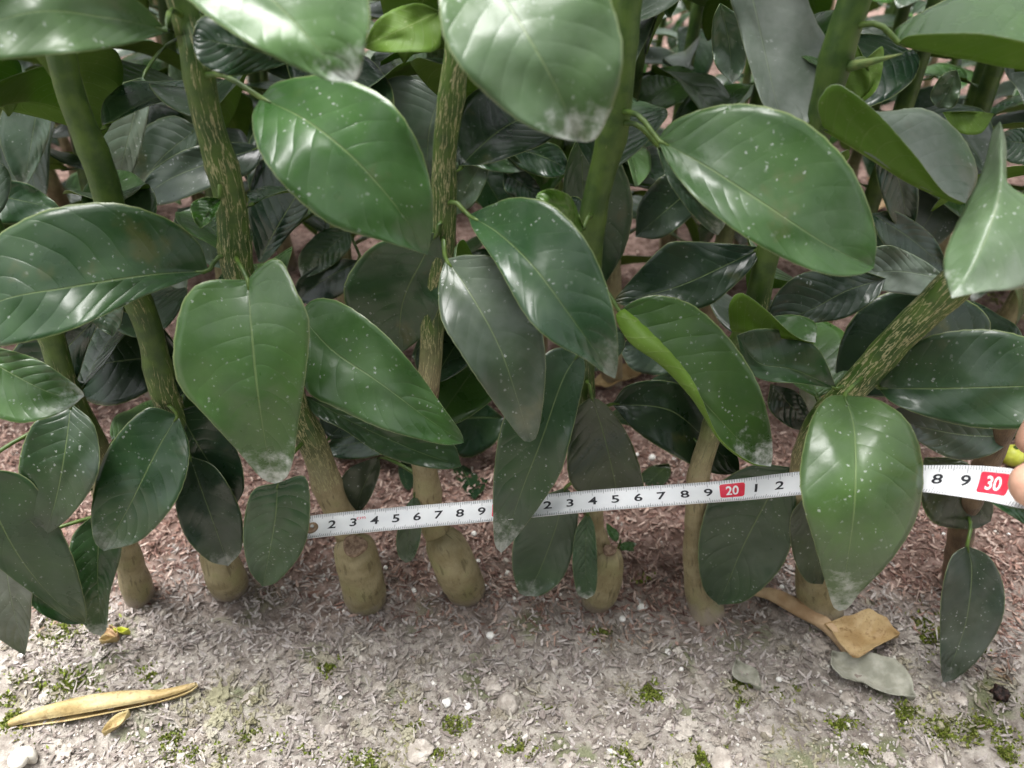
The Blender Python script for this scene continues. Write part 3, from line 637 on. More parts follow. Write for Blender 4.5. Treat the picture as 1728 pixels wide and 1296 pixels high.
# ------------------------------------------------------------------ rows behind: built once, copied as individuals
def generic_leaf(seed):
    r = random.Random(seed * 13 + 1)
    L = r.uniform(.075, .1); Wm = L * r.uniform(.21, .28); droop = r.uniform(.15, .75); vf = r.uniform(.12, .6); tw = r.uniform(-.5, .5); rise = r.uniform(0, .2)
    n, m = 20, 5
    G = np.zeros((n, 2 * m + 1, 3)); UV = np.zeros((n, 2 * m + 1, 2)); y = 0; z = 0; ang = rise
    pk = r.uniform(.40, .5); roll = r.uniform(-.3, .5); p1, p2 = r.uniform(0, 6), r.uniform(0, 6)
    for i in range(n):
        s = i / (n - 1)
        if i: ang -= droop / (n - 1) * 2.0; y += L / (n - 1) * math.cos(ang); z += L / (n - 1) * math.sin(ang)
        q = s ** (math.log(.5) / math.log(pk)); w_ = Wm * max(0., math.sin(math.pi * q)) ** .75
        w_ = max(w_, .0006)
        for j in range(2 * m + 1):
            t = (j - m) / m; a = vf * (1 - .4 * s) + roll * (s - .4)
            cx = t * w_ * math.cos(a * abs(t)); cz = abs(t) * w_ * math.sin(a) * (1 - .25 * abs(t)) + .0011 * t * t * (math.sin(9 * s + p1 + t) + .5 * math.sin(20 * s + p2))
            k = tw * s
            G[i, j] = (-(cx * math.cos(k) - cz * math.sin(k)), y, z + cx * math.sin(k) + cz * math.cos(k)); UV[i, j] = ((t + 1) / 2, s)
    me = shell('leaf', G, UV, .00035, None, None)
    # petiole in the same mesh
    vs = [tuple(v.co) for v in me.vertices]; fs = [tuple(p.vertices) for p in me.polygons]; fm = [p.material_index for p in me.polygons]
    uv = [tuple(x) for x in np.concatenate([UV.reshape(-1, 2)] * 2)]
    tv, tf, tu, _ = tube([(0, -.012, -.005), (0, -.006, -.001), (0, .0, -.0004), (0, .004, -.0007)], [.0013, .0012, .0011, .0005], 6)
    off = len(vs); vs += tv; uv += tu; fs += [tuple(k + off for k in f) for f in tf]; fm += [2] * len(tf)
    bpy.data.meshes.remove(me)
    me = mesh('leaf', vs, fs, True, fm, uv)
    for mm in (M_TOP, M_UND, M_PET): me.materials.append(mm)
    return me
GEN = [generic_leaf(i) for i in range(14)]
def place_leaf(root, base, az, el, roll, scale, rng, me=None):
    o = bpy.data.objects.new('leaf', me or rng.choice(GEN)); COL.objects.link(o); o.parent = root
    d = Vector((math.cos(az) * math.cos(el), math.sin(az) * math.cos(el), math.sin(el)))
    up = Vector((0, 0, 1)); x = d.cross(up).normalized(); z = x.cross(d)
    M = Matrix((x, d, z)).transposed() @ Matrix.Rotation(roll, 3, 'Y')
    o.matrix_basis = Matrix.Translation(base + d * .012 * scale - root.location) @ M.to_4x4() @ Matrix.Scale(scale, 4)
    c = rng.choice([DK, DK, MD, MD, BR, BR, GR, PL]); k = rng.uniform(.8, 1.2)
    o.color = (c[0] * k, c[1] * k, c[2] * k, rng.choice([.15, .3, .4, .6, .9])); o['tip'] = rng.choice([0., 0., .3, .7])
    return o
def make_stem(seed, h):
    r = random.Random(seed); pts = [Vector((0, 0, -.02))]; x = y = 0; n = 14
    lx, ly = r.gauss(0, .05), r.gauss(0, .05)
    for i in range(n):
        z = h * i / (n - 1); pts.append(Vector((lx * z + .006 * math.sin(z * 14 + seed), ly * z + .006 * math.cos(z * 11 + seed), z)))
    gu = r.uniform(.05, .14)
    rad = [.0085 if p.z < gu else .0065 * (1 - .35 * p.z / h) for p in pts]
    c = []
    for p in pts:
        g = min(1, max(0, (p.z - gu) / .05)); c.append((g, max(.15, .9 - max(0, p.z - gu) / .12) if p.z > gu else .2, 0 if r.random() < .5 else (.6 if p.z < gu else 0)))
    vs, fs, uvs, C = tube(pts, rad, 9, True, c)
    me = mesh('stem', vs, fs, True, None, uvs, C); me.materials.append(M_STEM)
    return me, pts
STEMS = [make_stem(i, h) for i, h in enumerate((.40, .44, .48, .42, .46))]
def bg_plant(x, y, seed, label, group, az_ok=lambda a, z: True, z0=.08, step=.021, key=None, zmax=9):
    rng = random.Random(seed); me, pts = STEMS[seed % 5]
    root = setp(empty('citrus_seedling', Vector((x, y, 0))), label, 'seedling', group)
    st = bpy.data.objects.new('stem', me); COL.objects.link(st); st.parent = root
    z = z0 + rng.uniform(0, .02); az = rng.uniform(0, 6.28); top = pts[-1].z
    while z < min(top, zmax):
        p = next((a.lerp(b, (z - a.z) / (b.z - a.z)) for a, b in zip(pts, pts[1:]) if a.z <= z <= b.z), pts[-1])
        a = (az + math.pi) % (2 * math.pi) - math.pi
        if az_ok(a, z):
            low = max(0, 1 - z / .25)
            place_leaf(root, root.location + p, a, rng.uniform(-.35, .45) - .35 * low, rng.gauss(0, .35), rng.uniform(.75, 1.12), rng)
        az += 2.4 + rng.gauss(0, .3); z += step * rng.uniform(.7, 1.3)
    if key: PLANTS[key] = dict(root=root, poly=[root.location + p for p in pts])
    return root
GRP = 'seedlings in the rows behind the front row'
LB = 'small far seedling in the crowded rows beyond the fourth row'
sd_ = 100
row2 = [-.41, -.34, -.267, -.195, -.125, -.055, .01, .075, .145, .21, .27, .34, .41]
for i, x in enumerate(row2):
    sd_ += 1
    bg_plant(x, .47 + random.uniform(-.012, .012), sd_, 'slim-stemmed seedling with dark glossy leaves in the second row', 'seedlings of the second row', (lambda a, z: z > .14 or not (-2.6 < a < -.5)), .10, .016, 'r%d' % i)
for (Y, half, stp) in ((.64, .52, .068), (.80, .62, .07), (.96, .72, .075), (1.13, .84, .085), (1.32, .96, .095), (1.55, 1.1, .11)):
    x = -half + random.uniform(0, .05)
    while x < half:
        sd_ += 1
        bg_plant(x, Y + random.uniform(-.025, .025), sd_, *((('seedling with crowded dark leaves in the third row', 'seedlings of the third row')) if Y < .7 else (('seedling in the fourth row with only gaps of foliage showing', 'seedlings of the fourth row') if Y < .9 else (LB, GRP))), z0=.06, step=.021 if Y < .7 else .026).scale = (random.uniform(.85, 1.0) if Y < .7 else random.uniform(.62, .8),) * 3
        x += stp * random.uniform(.8, 1.2)
# unseen seedlings added behind the camera to block low sky reflections and fill
for (Y, stp) in ((-.42, .11), (-.58, .12), (-.75, .13)):
    x = -.75
    while x < .75:
        sd_ += 1
        o = bg_plant(x, Y + random.uniform(-.03, .03), sd_, 'tall leafy seedling added behind the camera to block low sky light', 'added light-blocking seedlings behind the camera', z0=.08, step=.02)
        o.scale = (1.6,) * 3
        x += stp * random.uniform(.8, 1.2)
# leaves on the far side of the front row
for key, P in list(PLANTS.items()):
    if key[0] == 'r': continue
    rng = random.Random(ord(key[0])); poly = P['poly']; root = P['root']; z = .12
    bpy.context.view_layer.update()
    while z < poly[-1].z:
        p = min(poly, key=lambda q: abs(q.z - z))
        if key != 'G' or z < .17:
            place_leaf(root, p, (rng.uniform(.95, 2.2) if p.z < .385 else rng.uniform(-3.1, 3.1)), rng.uniform(-.2, .5) if p.z < .385 else rng.uniform(.15, .6), rng.gauss(0, .3), rng.uniform(.7, .95), rng)
        z += rng.uniform(.022, .04)

# traced leaves of the second row
Y2 = .41
def leaf2(key, *a, **kw):
    kw.setdefault('Y', Y2); return leaf(key, *a, n=26, m=6, **kw)
leaf2('r2', (72, 140), (40, 316), [(60, 200), (48, 270)], [(30, 150), (2, 190), (0, 240), (22, 295)], [(86, 160), (82, 230), (58, 290)], (10, 0, -5), GR, .7, .5)
leaf2('r3', (240, 130), (195, 338), [(225, 200), (205, 280)], [(190, 150), (160, 210), (155, 270), (175, 320)], [(252, 150), (246, 215), (225, 290)], (0, -5, -5), GR, .8)
leaf2('r3', (335, 215), (215, 335), [(280, 260), (240, 305)], [(290, 195), (240, 220), (212, 280)], [(325, 260), (280, 310), (235, 335)], (15, 10, 8), GR, .8)
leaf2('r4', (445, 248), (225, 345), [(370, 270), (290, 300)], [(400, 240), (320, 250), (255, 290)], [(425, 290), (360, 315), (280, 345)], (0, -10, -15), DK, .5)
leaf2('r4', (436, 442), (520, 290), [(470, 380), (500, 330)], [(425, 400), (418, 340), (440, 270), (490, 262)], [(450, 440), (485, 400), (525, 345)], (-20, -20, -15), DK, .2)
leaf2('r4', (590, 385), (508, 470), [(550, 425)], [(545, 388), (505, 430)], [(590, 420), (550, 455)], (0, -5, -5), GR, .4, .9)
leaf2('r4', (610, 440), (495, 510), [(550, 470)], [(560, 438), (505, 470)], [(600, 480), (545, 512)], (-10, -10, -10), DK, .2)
leaf2('r2', (-50, 320), (102, 352), [(20, 335)], [(-20, 305), (40, 308), (85, 335)], [(-20, 370), (40, 378), (80, 368)], (-30, -30, -30), MD, .3)
leaf2('r3', (300, 352), (380, 455), [(340, 400)], [(295, 390), (340, 440)], [(335, 352), (375, 400)], (-20, -20, -20), GR, .9)
leaf2('r5', (745, 155), (720, 300), [(725, 220)], [(690, 128), (645, 140), (640, 190), (680, 270)], [(750, 200), (742, 270)], (5, 0, 0), GR, .9)
leaf2('r6', (760, 240), (890, 288), [(820, 260)], [(800, 238), (860, 256)], [(790, 275), (850, 292)], (0, 0, 0), MD, .3, .4)
leaf2('r6', (825, 255), (762, 365), [(795, 305)], [(780, 262), (760, 310)], [(822, 300), (795, 350)], (-5, -5, -5), GR, .6)
leaf2('r6', (845, 250), (965, 288), [(905, 260)], [(880, 236), (940, 245)], [(880, 285), (930, 300)], (5, 5, 5), DK, .2)
leaf2('r6', (850, 290), (912, 338), [(880, 310)], [(852, 320), (880, 340)], [(885, 288), (910, 315)], (0, 0, 0), DK, .2)
leaf2('r7', (985, 215), (1022, 478), [(982, 290), (990, 370)], [(962, 260), (950, 320), (962, 400), (995, 460)], [(1020, 235), (1055, 290), (1068, 350), (1055, 420)], (-75, -75, -75), GR, .8)
leaf2('r7', (1190, 300), (1072, 400), [(1130, 350)], [(1130, 290), (1080, 340)], [(1180, 350), (1120, 400)], (0, 0, 0), DK, .4)
leaf2('r10', (1475, 235), (1535, 395), [(1515, 300)], [(1480, 300), (1505, 370)], [(1520, 250), (1548, 310), (1548, 360)], (-30, -30, -30), DK, .3)
leaf2('r10', (1470, 360), (1605, 462), [(1540, 405)], [(1490, 410), (1550, 460)], [(1515, 358), (1575, 400)], (-35, -35, -35), DK, .3)
leaf2('r10', (1582, 182), (1615, 118), [(1602, 150)], [(1570, 160), (1592, 125)], [(1610, 180), (1622, 145)], (-20, -20, -20), GR, .5)
leaf2('r10', (1590, 190), (1678, 192), [(1635, 192)], [(1610, 188), (1650, 188)], [(1615, 222), (1655, 225)], (-20, -20, -20), BR, .3, under=True)
leaf2('r11', (1770, 250), (1680, 240), [(1720, 240)], [(1740, 218), (1700, 220)], [(1740, 275), (1700, 272)], (-20, -20, -20), MD, .3)
leaf2('r9', (1215, 5), (1236, 141), [(1230, 70)], [(1202, 40), (1206, 105)], [(1250, 30), (1262, 70), (1256, 115)], (-60, -60, -65), GR, .7, .5)
leaf2('r5', (745, 20), (612, 80), [(680, 50)], [(740, 82), (690, 88), (640, 88)], [(700, 5), (640, 30)], (-110, -120, -120), BR, .2, under=True)
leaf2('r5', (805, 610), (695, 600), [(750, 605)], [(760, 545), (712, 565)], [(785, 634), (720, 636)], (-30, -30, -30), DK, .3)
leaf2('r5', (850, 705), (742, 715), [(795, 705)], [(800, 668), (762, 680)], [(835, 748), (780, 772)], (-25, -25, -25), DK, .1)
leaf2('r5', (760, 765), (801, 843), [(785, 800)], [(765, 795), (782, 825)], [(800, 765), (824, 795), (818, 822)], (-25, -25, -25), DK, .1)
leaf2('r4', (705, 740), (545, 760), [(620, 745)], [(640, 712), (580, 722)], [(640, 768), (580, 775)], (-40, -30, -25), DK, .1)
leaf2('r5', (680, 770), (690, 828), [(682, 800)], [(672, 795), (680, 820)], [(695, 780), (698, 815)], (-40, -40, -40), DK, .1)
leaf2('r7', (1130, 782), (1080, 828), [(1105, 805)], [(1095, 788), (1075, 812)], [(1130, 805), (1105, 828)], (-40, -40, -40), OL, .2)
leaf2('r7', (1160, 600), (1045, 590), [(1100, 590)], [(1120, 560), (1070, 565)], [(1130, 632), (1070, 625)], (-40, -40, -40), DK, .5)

# ------------------------------------------------------------------ measuring tape
def tape():
    ctl = [(500, 895, .365, 33), (552, 888, .3625, 33), (680, 876, .3595, 32.5), (830, 863.5, .3535, 31), (1000, 847.5, .347, 30), (1130, 838, .3415, 29), (1237, 830, .337, 28.5), (1350, 818, .3215, 28.5), (1460, 810, .305, 29), (1580, 811, .2865, 31),
           (1680, 819, .2685, 42), (1745, 832, .257, 48), (1840, 850, .245, 50)]
    C = spline(ctl, 240)
    Wt = .0125
    P = np.array([np.array(at(c[0], c[1], c[2])) for c in C])
    S = np.concatenate([[0], np.cumsum(np.linalg.norm(np.diff(P, axis=0), axis=1))])
    # arc length of the "20" mark fixes the scale
    i20 = np.argmin(abs(C[:, 0] - 1237)); S0 = S[i20] - .20
    Wd, Nn = [], []
    for i, c in enumerate(C):
        T_ = Vector(P[min(i + 1, 239)] - P[max(i - 1, 0)]).normalized()
        app = min(.95, c[3] / F * c[2] / Wt); a = math.acos(app)
        v = (UPV * math.cos(a) + FW * math.sin(a)); v = (v - T_ * v.dot(T_)).normalized()
        nn = T_.cross(v).normalized()
        if nn.dot(FW) > 0: nn = -nn
        Wd.append(v); Nn.append(nn)
    def pt(s, wv, off=0.0):
        """s: position along the tape in metres from its zero, wv: -.5..+.5 across"""
        x = min(max(s + S0, 0), S[-1] - 1e-6); i = int(np.searchsorted(S, x)) ; i = max(1, min(239, i)); f = (x - S[i - 1]) / (S[i] - S[i - 1])
        p = Vector(P[i - 1]).lerp(Vector(P[i]), f); v = Wd[i - 1].lerp(Wd[i], f); nn = Nn[i - 1].lerp(Nn[i], f).normalized()
        return p + v * (wv * Wt) + nn * (off + .0011 * (4 * wv * wv))
    s0, s1 = -S0 + .0005, S[-1] - S0 - .001
    root = setp(empty('measuring_tape', pt(.0, 0)), 'white steel measuring tape with black numerals stretched across the stems', 'measuring tape'); bpy.context.view_layer.update()
    n, m = 200, 9; vs, fs = [], []
    for lay in (0, -.00022):
        for i in range(n):
            for j in range(m): vs.append(pt(s0 + (s1 - s0) * i / (n - 1), j / (m - 1) - .5, lay))
    K = n * m
    for i in range(n - 1):
        for j in range(m - 1):
            a, b, c, d = i * m + j, i * m + j + 1, (i + 1) * m + j + 1, (i + 1) * m + j
            fs += [(a, d, c, b), (K + a, K + b, K + c, K + d)]
        for j in (0, m - 1): fs.append((i * m + j, (i + 1) * m + j, K + (i + 1) * m + j, K + i * m + j))
    for i in (0, n - 1): fs += [(i * m + j, i * m + j + 1, K + i * m + j + 1, K + i * m + j) for j in range(m - 1)]
    bl = new_obj('blade', mesh('blade', vs, fs), root, [simple('tape_white', (.70, .71, .73), (.78, .79, .80), 60, .32, .5)])
    def flat(name, quads, mat, par):
        vs, fs = [], []
        for (a, b, wa, wb, off) in quads:
            k = len(vs); nn = max(2, int((wb - wa) * 10) + 1)
            for i in range(nn):
                wv = wa + (wb - wa) * i / (nn - 1); vs += [pt(a, wv, off), pt(b, wv, off)]
            fs += [(k + 2 * i, k + 2 * i + 1, k + 2 * i + 3, k + 2 * i + 2) for i in range(nn - 1)]
        return new_obj(name, mesh(name, vs, fs, False), par, [mat])
    ink = simple('ink_black', (.02, .02, .025), (.035, .035, .04), 200, .5, .3); tick = simple('ink_tick', (.10, .10, .12), (.16, .16, .18), 200, .5, .3)
    red = simple('ink_red', (.62, .025, .05), (.70, .04, .08), 200, .45, .4); wht = simple('print_white', (.78, .78, .78), (.82, .82, .82), 100, .5, .3)
    q = []
    for mm in range(int(s0 * 1000) + 2, int(s1 * 1000)):
        L = .26 if mm % 10 == 0 else (.20 if mm % 5 == 0 else .135)
        s = mm / 1000; q += [(s - .00009, s + .00009, -.49, -.49 + L, .00012), (s - .00009, s + .00009, .49 - L * .8, .49, .00012)]
    flat('graduation_marks', q, tick, bl)
    def text(name, body, s, wc, size, sx, mat, bold=0.0, off=.00014):
        cu = bpy.data.curves.new(name, 'FONT'); cu.body = body; cu.align_x = 'CENTER'; cu.align_y = 'CENTER'; cu.size = 1; cu.offset = bold; cu.resolution_u = 4
        to = bpy.data.objects.new(name, cu); COL.objects.link(to); bpy.context.view_layer.update()
        me = bpy.data.meshes.new_from_object(to); bpy.data.objects.remove(to)
        bm = bmesh.new(); bm.from_mesh(me); bmesh.ops.triangulate(bm, faces=bm.faces)
        bmesh.ops.subdivide_edges(bm, edges=[e for e in bm.edges if e.calc_length() > .25], cuts=1)
        ys = [v.co.y for v in bm.verts]; cy = (min(ys) + max(ys)) / 2; hh = max(ys) - min(ys); xs = [v.co.x for v in bm.verts]; cx = (min(xs) + max(xs)) / 2
        for v in bm.verts:
            x, y = (v.co.x - cx) / hh * size * sx, (v.co.y - cy) / hh * size
            v.co = pt(s + x, wc + y / Wt, off)
        bm.to_mesh(me); bm.free()
        return new_obj(name, me, bl, [mat])
    for k in range(1, 33):
        s = k / 100
        if s > s1 - .01: break
        if k % 10 == 0:
            # red box with rounded corners
            vs, fs = [], []; hw, hh, rr = .0052, .31, .0011
            for cx, cy, a0 in ((hw - rr, 1, 0), (-(hw - rr), 1, 90), (-(hw - rr), -1, 180), (hw - rr, -1, 270)):
                for t in range(5):
                    an = R(a0 + t * 22.5); vs.append((cx + rr * math.cos(an), cy * (hh * Wt - rr) + rr * math.sin(an)))
            ring = vs; V = []; Fc = []; rows = 6
            top = sorted(ring, key=lambda p: p[0])
            xsu = sorted(set(round(p[0], 7) for p in ring)); xsu = sorted(xsu + list(np.linspace(-(hw - rr) + .0004, hw - rr - .0004, 12))); N = len(xsu)
            for x in xsu:
                yy = [p[1] for p in ring if abs(p[0] - x) < 1e-6] or [-hh * Wt, hh * Wt]; lo, hi = min(yy), max(yy)
                
                if hi - lo < 1e-7: lo, hi = -(hh * Wt - rr), hh * Wt - rr
                for r_ in range(rows): V.append(pt(s + x, .04 + (lo + (hi - lo) * r_ / (rows - 1)) / Wt, .00010))
            Fc = [(a * rows + b, a * rows + b + 1, (a + 1) * rows + b + 1, (a + 1) * rows + b) for a in range(N - 1) for b in range(rows - 1)]
            new_obj('red_box', mesh('red_box', V, Fc, False), bl, [red])
            text('numeral', str(k), s, .04, .0052, .78, wht, .02, .00025)
        elif 1 < k: text('numeral', str(k % 10), s, .05, .0043, 1.35, ink, .018)
    text('unit_mark', 'cm', .0335, .2, .0011, 1.6, red, 0)
    # rivet and end hook
    def disc(name, s, wc, r, mat, h):
        vs, fs = [], []; n = 18
        for rr, hh in ((1, .0001), (.95, h), (.6, h * 1.2), (.35, h * 1.1)):
            for i in range(n): vs.append(pt(s + math.cos(i / n * 6.2832) * r * rr, wc + math.sin(i / n * 6.2832) * r * rr / Wt, hh))
        for q_ in range(3): fs += [(q_ * n + i, q_ * n + (i + 1) % n, (q_ + 1) * n + (i + 1) % n, (q_ + 1) * n + i) for i in range(n)]
        fs.append(tuple(3 * n + i for i in range(n)))
        return new_obj(name, mesh(name, vs, fs), bl, [mat])
    brass = simple('brass', (.18, .11, .06), (.30, .20, .12), 300, .4, .6)
    disc('rivet', .0105, -.02, .0030, brass, .0007)
    steel = NT('steel'); ms = steel.out(steel.bsdf((.55, .55, .56), .3, .5, Metallic=1.0))
    disc('rivet', .0108, .02, .0009, ms, .0013)
    a, b = pt(s0, -.5, .0004), pt(s0, .5, .0004); nn = (pt(s0, 0, .01) - pt(s0, 0, 0)).normalized(); t_ = (pt(s0 + .01, 0) - pt(s0, 0)).normalized()
    vs = [a + t_ * .006, b + t_ * .006, b - t_ * .0006, a - t_ * .0006, b - t_ * .0006 - nn * .007, a - t_ * .0006 - nn * .007]
    vs += [v + nn * .0006 - t_ * .0004 for v in vs]
    fs = [(0, 1, 2, 3), (3, 2, 4, 5), (6, 9, 8, 7), (9, 11, 10, 8), (0, 6, 7, 1), (4, 10, 11, 5), (0, 3, 9, 6), (3, 5, 11, 9), (1, 7, 8, 2), (2, 8, 10, 4)]
    new_obj('end_hook', mesh('end_hook', vs, fs, False), root, [ms])
    return root, pt, s1
TAPE, tpt, ts1 = tape()

# ------------------------------------------------------------------ hand pinching the tape at its far end
def hand():
    th = at(1713, 824, .2485); ix = at(1708, 772, .283)
    wrist = Vector((th.x + .155, th.y + .0, th.z - .055)) ; palm = Vector((th.x + .092, th.y + .028, th.z - .03))
    chains = []
    def V(*a): return Vector(a)
    vs = [palm, wrist, wrist + V(.06, -.03, -.025), palm.lerp(wrist, .5)]; rad = [.022, .024, .027, .026]; es = [(0, 3), (3, 1), (1, 2)]
    def finger(base_i, pts, rr):
        k = base_i
        for p, r_ in zip(pts, rr):
            vs.append(p); rad.append(r_); es.append((k, len(vs) - 1)); k = len(vs) - 1
    finger(0, [V(palm.x - .022, palm.y - .022, palm.z + .012), V(th.x + .036, th.y + .001, th.z + .009), V(th.x + .012, th.y - .001, th.z + .003), th + V(-.003, 0, 0)], [.013, .0105, .0095, .0075])
    kn = V(palm.x - .02, palm.y + .012, palm.z + .03)
    finger(0, [kn, V(ix.x + .04, ix.y + .014, ix.z + .03), V(ix.x + .013, ix.y + .006, ix.z + .018), ix + V(.005, 0, .0)], [.012, .0095, .0088, .0072])
    for i, (dy, dz, c) in enumerate(((.020, .010, 1), (.026, -.010, .95), (.027, -.028, .8))):
        k0 = V(palm.x + .02, palm.y + dy, palm.z + dz)
        finger(0, [k0, k0 + V(-.030 * c, .016, -.004), k0 + V(-.034 * c, -.002, -.018), k0 + V(-.016 * c, -.012, -.022)], [.0115 * c, .0095 * c, .0088 * c, .0075 * c])
    me = bpy.data.meshes.new('hand'); me.from_pydata([tuple(v) for v in vs], es, [])
    o = setp(new_obj('hand', me, None, [M_SKIN]), 'bare hand pinching the tape between thumb and forefinger', 'hand')
    sk = o.modifiers.new('skin', 'SKIN'); sk.use_smooth_shade = True
    for i, sv in enumerate(me.skin_vertices[0].data): sv.radius = (rad[i], rad[i]); sv.use_root = (i == 0)
    o.modifiers.new('sub', 'SUBSURF').levels = 2; o.modifiers['sub'].render_levels = 2
    # thumb nail
    c = th + V(.008, -.0078, .0015); nv, nf = [], []
    for i in range(6):
        for j in range(5):
            u, v = i / 5 - .5, j / 4 - .5; nv.append(c + V(u * .013, .003 * (v * 2) ** 2, v * .011 * (1 - .3 * (abs(u * 2) ** 3))))
    nf = [(a * 5 + b, a * 5 + b + 1, (a + 1) * 5 + b + 1, (a + 1) * 5 + b) for a in range(5) for b in range(4)]
    nl = new_obj('thumbnail', mesh('thumbnail', nv, nf), o, [M_NAIL])
hand()

# ------------------------------------------------------------------ things lying on the soil
def rolled(name, pts, mat, label, cat, arc=(20, 330), parent=None, thick=.0004, rot=0.0):
    """a curled dry leaf: an open roll along ground points (px, py, radius px, lift mm)"""
    P = []
    for (x, y, r, up) in pts:
        p = gnd(x, y, up / 1000); k = zground(y) / F; P.append((*p, r * k))
    C = spline(P, 30); vs, fs = [], []; m = 22
    for lay in (1.0, None):
        for i in range(30):
            p = Vector(C[i][:3]); d = Vector(C[min(i + 1, 29)][:3]) - Vector(C[max(i - 1, 0)][:3]); d.normalize()
            a = Vector((0, 0, 1)); a = (a - d * a.dot(d)).normalized(); b = d.cross(a); r = max(C[i][3], .0004)
            s = i / 29
            for j in range(m):
                an = R(arc[0] + (arc[1] - arc[0]) * j / (m - 1)) + rot * s; rr = r * (1 + .10 * math.sin(3 * an + i * .25)) * (1 - .4 * j / m)
                rr = rr if lay else rr - thick
                vs.append(p + (a * math.cos(an) + b * math.sin(an)) * rr + Vector((0, 0, r * .8)))
    K = 30 * m
    for i in range(29):
        for j in range(m - 1):
            a, b, c, d = i * m + j, i * m + j + 1, (i + 1) * m + j + 1, (i + 1) * m + j
            fs += [(a, b, c, d), (K + a, K + d, K + c, K + b)]
        for j in (0, m - 1): fs.append((i * m + j, (i + 1) * m + j, K + (i + 1) * m + j, K + i * m + j))
    o = new_obj(name, mesh(name, vs, fs), parent, [mat])
    if label: setp(o, label, cat)
    return o
def flat_leaf(name, base, tip, A, B, mat, label=None, cat=None, parent=None, lift=.003, curl=.004, bumps=.002):
    ms = spline([base, ((base[0] + tip[0]) / 2, (base[1] + tip[1]) / 2), tip], 18); a = spline([base] + A + [tip], 18); b = spline([base] + B + [tip], 18)
    dv = tip[0] - base[0], tip[1] - base[1]
    if sum((a[i][0] - ms[i][0]) * -dv[1] + (a[i][1] - ms[i][1]) * dv[0] for i in range(18)) < 0: a, b = b, a
    G = np.zeros((18, 11, 3)); UV = np.zeros((18, 11, 2))
    for i in range(18):
        for j in range(11):
            t = (j - 5) / 5; e = a[i] if t < 0 else b[i]; p = ms[i] * (1 - abs(t)) + e * abs(t)
            q = gnd(p[0], p[1]); z = lift + curl * t * t + bumps * noise.noise(Vector((p[0] * .05, p[1] * .05, 3))) ; q.z += max(.001, z)
            G[i, j] = q; UV[i, j] = ((t + 1) / 2, i / 17)
    o = new_obj(name, shell(name, G, UV, .0004, None, None), parent, [mat, mat])
    if label: setp(o, label, cat)
    return o
rolled('dry_leaf', [(22, 1226, 9, 0), (70, 1220, 15, 1), (140, 1208, 19, 1), (210, 1197, 18, 1), (275, 1186, 12, 2), (320, 1174, 9, 3), (337, 1168, 5, 4)], M_DRY, 'yellow dry leaf rolled into a tube on mossy soil', 'dry leaf', (135, 470), rot=-.75)
flat_leaf('dry_leaf', (226, 1214), (178, 1245), [(210, 1232)], [(195, 1222)], M_DRY, 'tiny yellow leaf scrap beside the rolled yellow leaf', 'dry leaf', bumps=.001)
ol = empty('dry_leaf', gnd(1380, 1060)); setp(ol, 'orange brown dry leaf, half rolled and half open, lying at a stem base', 'dry leaf'); bpy.context.view_layer.update()
rolled('rolled_blade', [(1268, 1014, 6, 3), (1300, 1019, 14, 3), (1345, 1043, 16, 2), (1385, 1064, 14, 2), (1412, 1090, 9, 2), (1436, 1118, 4, 1)], M_TAN, None, None, (-120, 190), ol, rot=.6)
flat_leaf('open_blade', (1385, 1070), (1506, 1092), [(1425, 1055), (1460, 1044), (1488, 1066)], [(1410, 1100), (1440, 1124), (1478, 1106)], M_ORANGE, parent=ol, lift=.006, curl=.004, bumps=.0012)
gl = flat_leaf('dry_leaf', (1400, 1108), (1538, 1188), [(1470, 1118), (1515, 1140)], [(1402, 1140), (1450, 1168), (1495, 1186)], M_GREY, 'thin grey skeletal leaf flattened on the soil', 'dry leaf', bumps=.003)
flat_leaf('dry_leaf', (1240, 1118), (1280, 1172), [(1235, 1150)], [(1275, 1130)], M_GREY, 'small pale grey leaf scrap flat on the chips', 'dry leaf', lift=.002)
for bx_, by_, tx, ty, mt in ((205, 1088, 175, 1076, M_TAN), (203, 1090, 178, 1098, M_DRY), (205, 1084, 190, 1066, M_TAN), (198, 1074, 222, 1071, M_FRUIT)):
    dx, dy = tx - bx_, ty - by_; mx_, my_ = (bx_ + tx) / 2, (by_ + ty) / 2
    flat_leaf('leaf_scrap', (bx_, by_), (tx, ty), [(mx_ - dy * .25, my_ + dx * .25)], [(mx_ + dy * .25, my_ - dx * .25)], mt, 'small dried bud scale lying below the drooping leaf tips', 'leaf scrap', lift=.003, bumps=.001)['group'] = 'dried bud scales'
flat_leaf('dry_leaf', (1340, 735), (1400, 650), [(1350, 690), (1385, 640)], [(1375, 715), (1405, 680)], M_ORANGE, 'curled orange dead leaf in the gap behind the leaning stem', 'dry leaf', lift=.02, curl=-.008)
flat_leaf('dry_leaf', (990, 665), (1105, 630), [(1040, 635), (1080, 622)], [(1030, 668), (1080, 645)], M_ORANGE, 'orange dead leaf lying on the soil between two rows', 'dry leaf', lift=.006)
for k, (x, y, tx, ty) in enumerate(((1460, 315, 1500, 330), (1455, 350, 1500, 362), (1700, 500, 1735, 470), (1540, 310, 1600, 320))):
    flat_leaf('dry_leaf', (x, y), (tx, ty), [((x + tx) / 2, (y + ty) / 2 - 9)], [((x + tx) / 2, (y + ty) / 2 + 9)], M_TAN, 'pale dead leaf on the soil under the second row', 'dry leaf', lift=.006)['group'] = 'dead leaves under the second row'
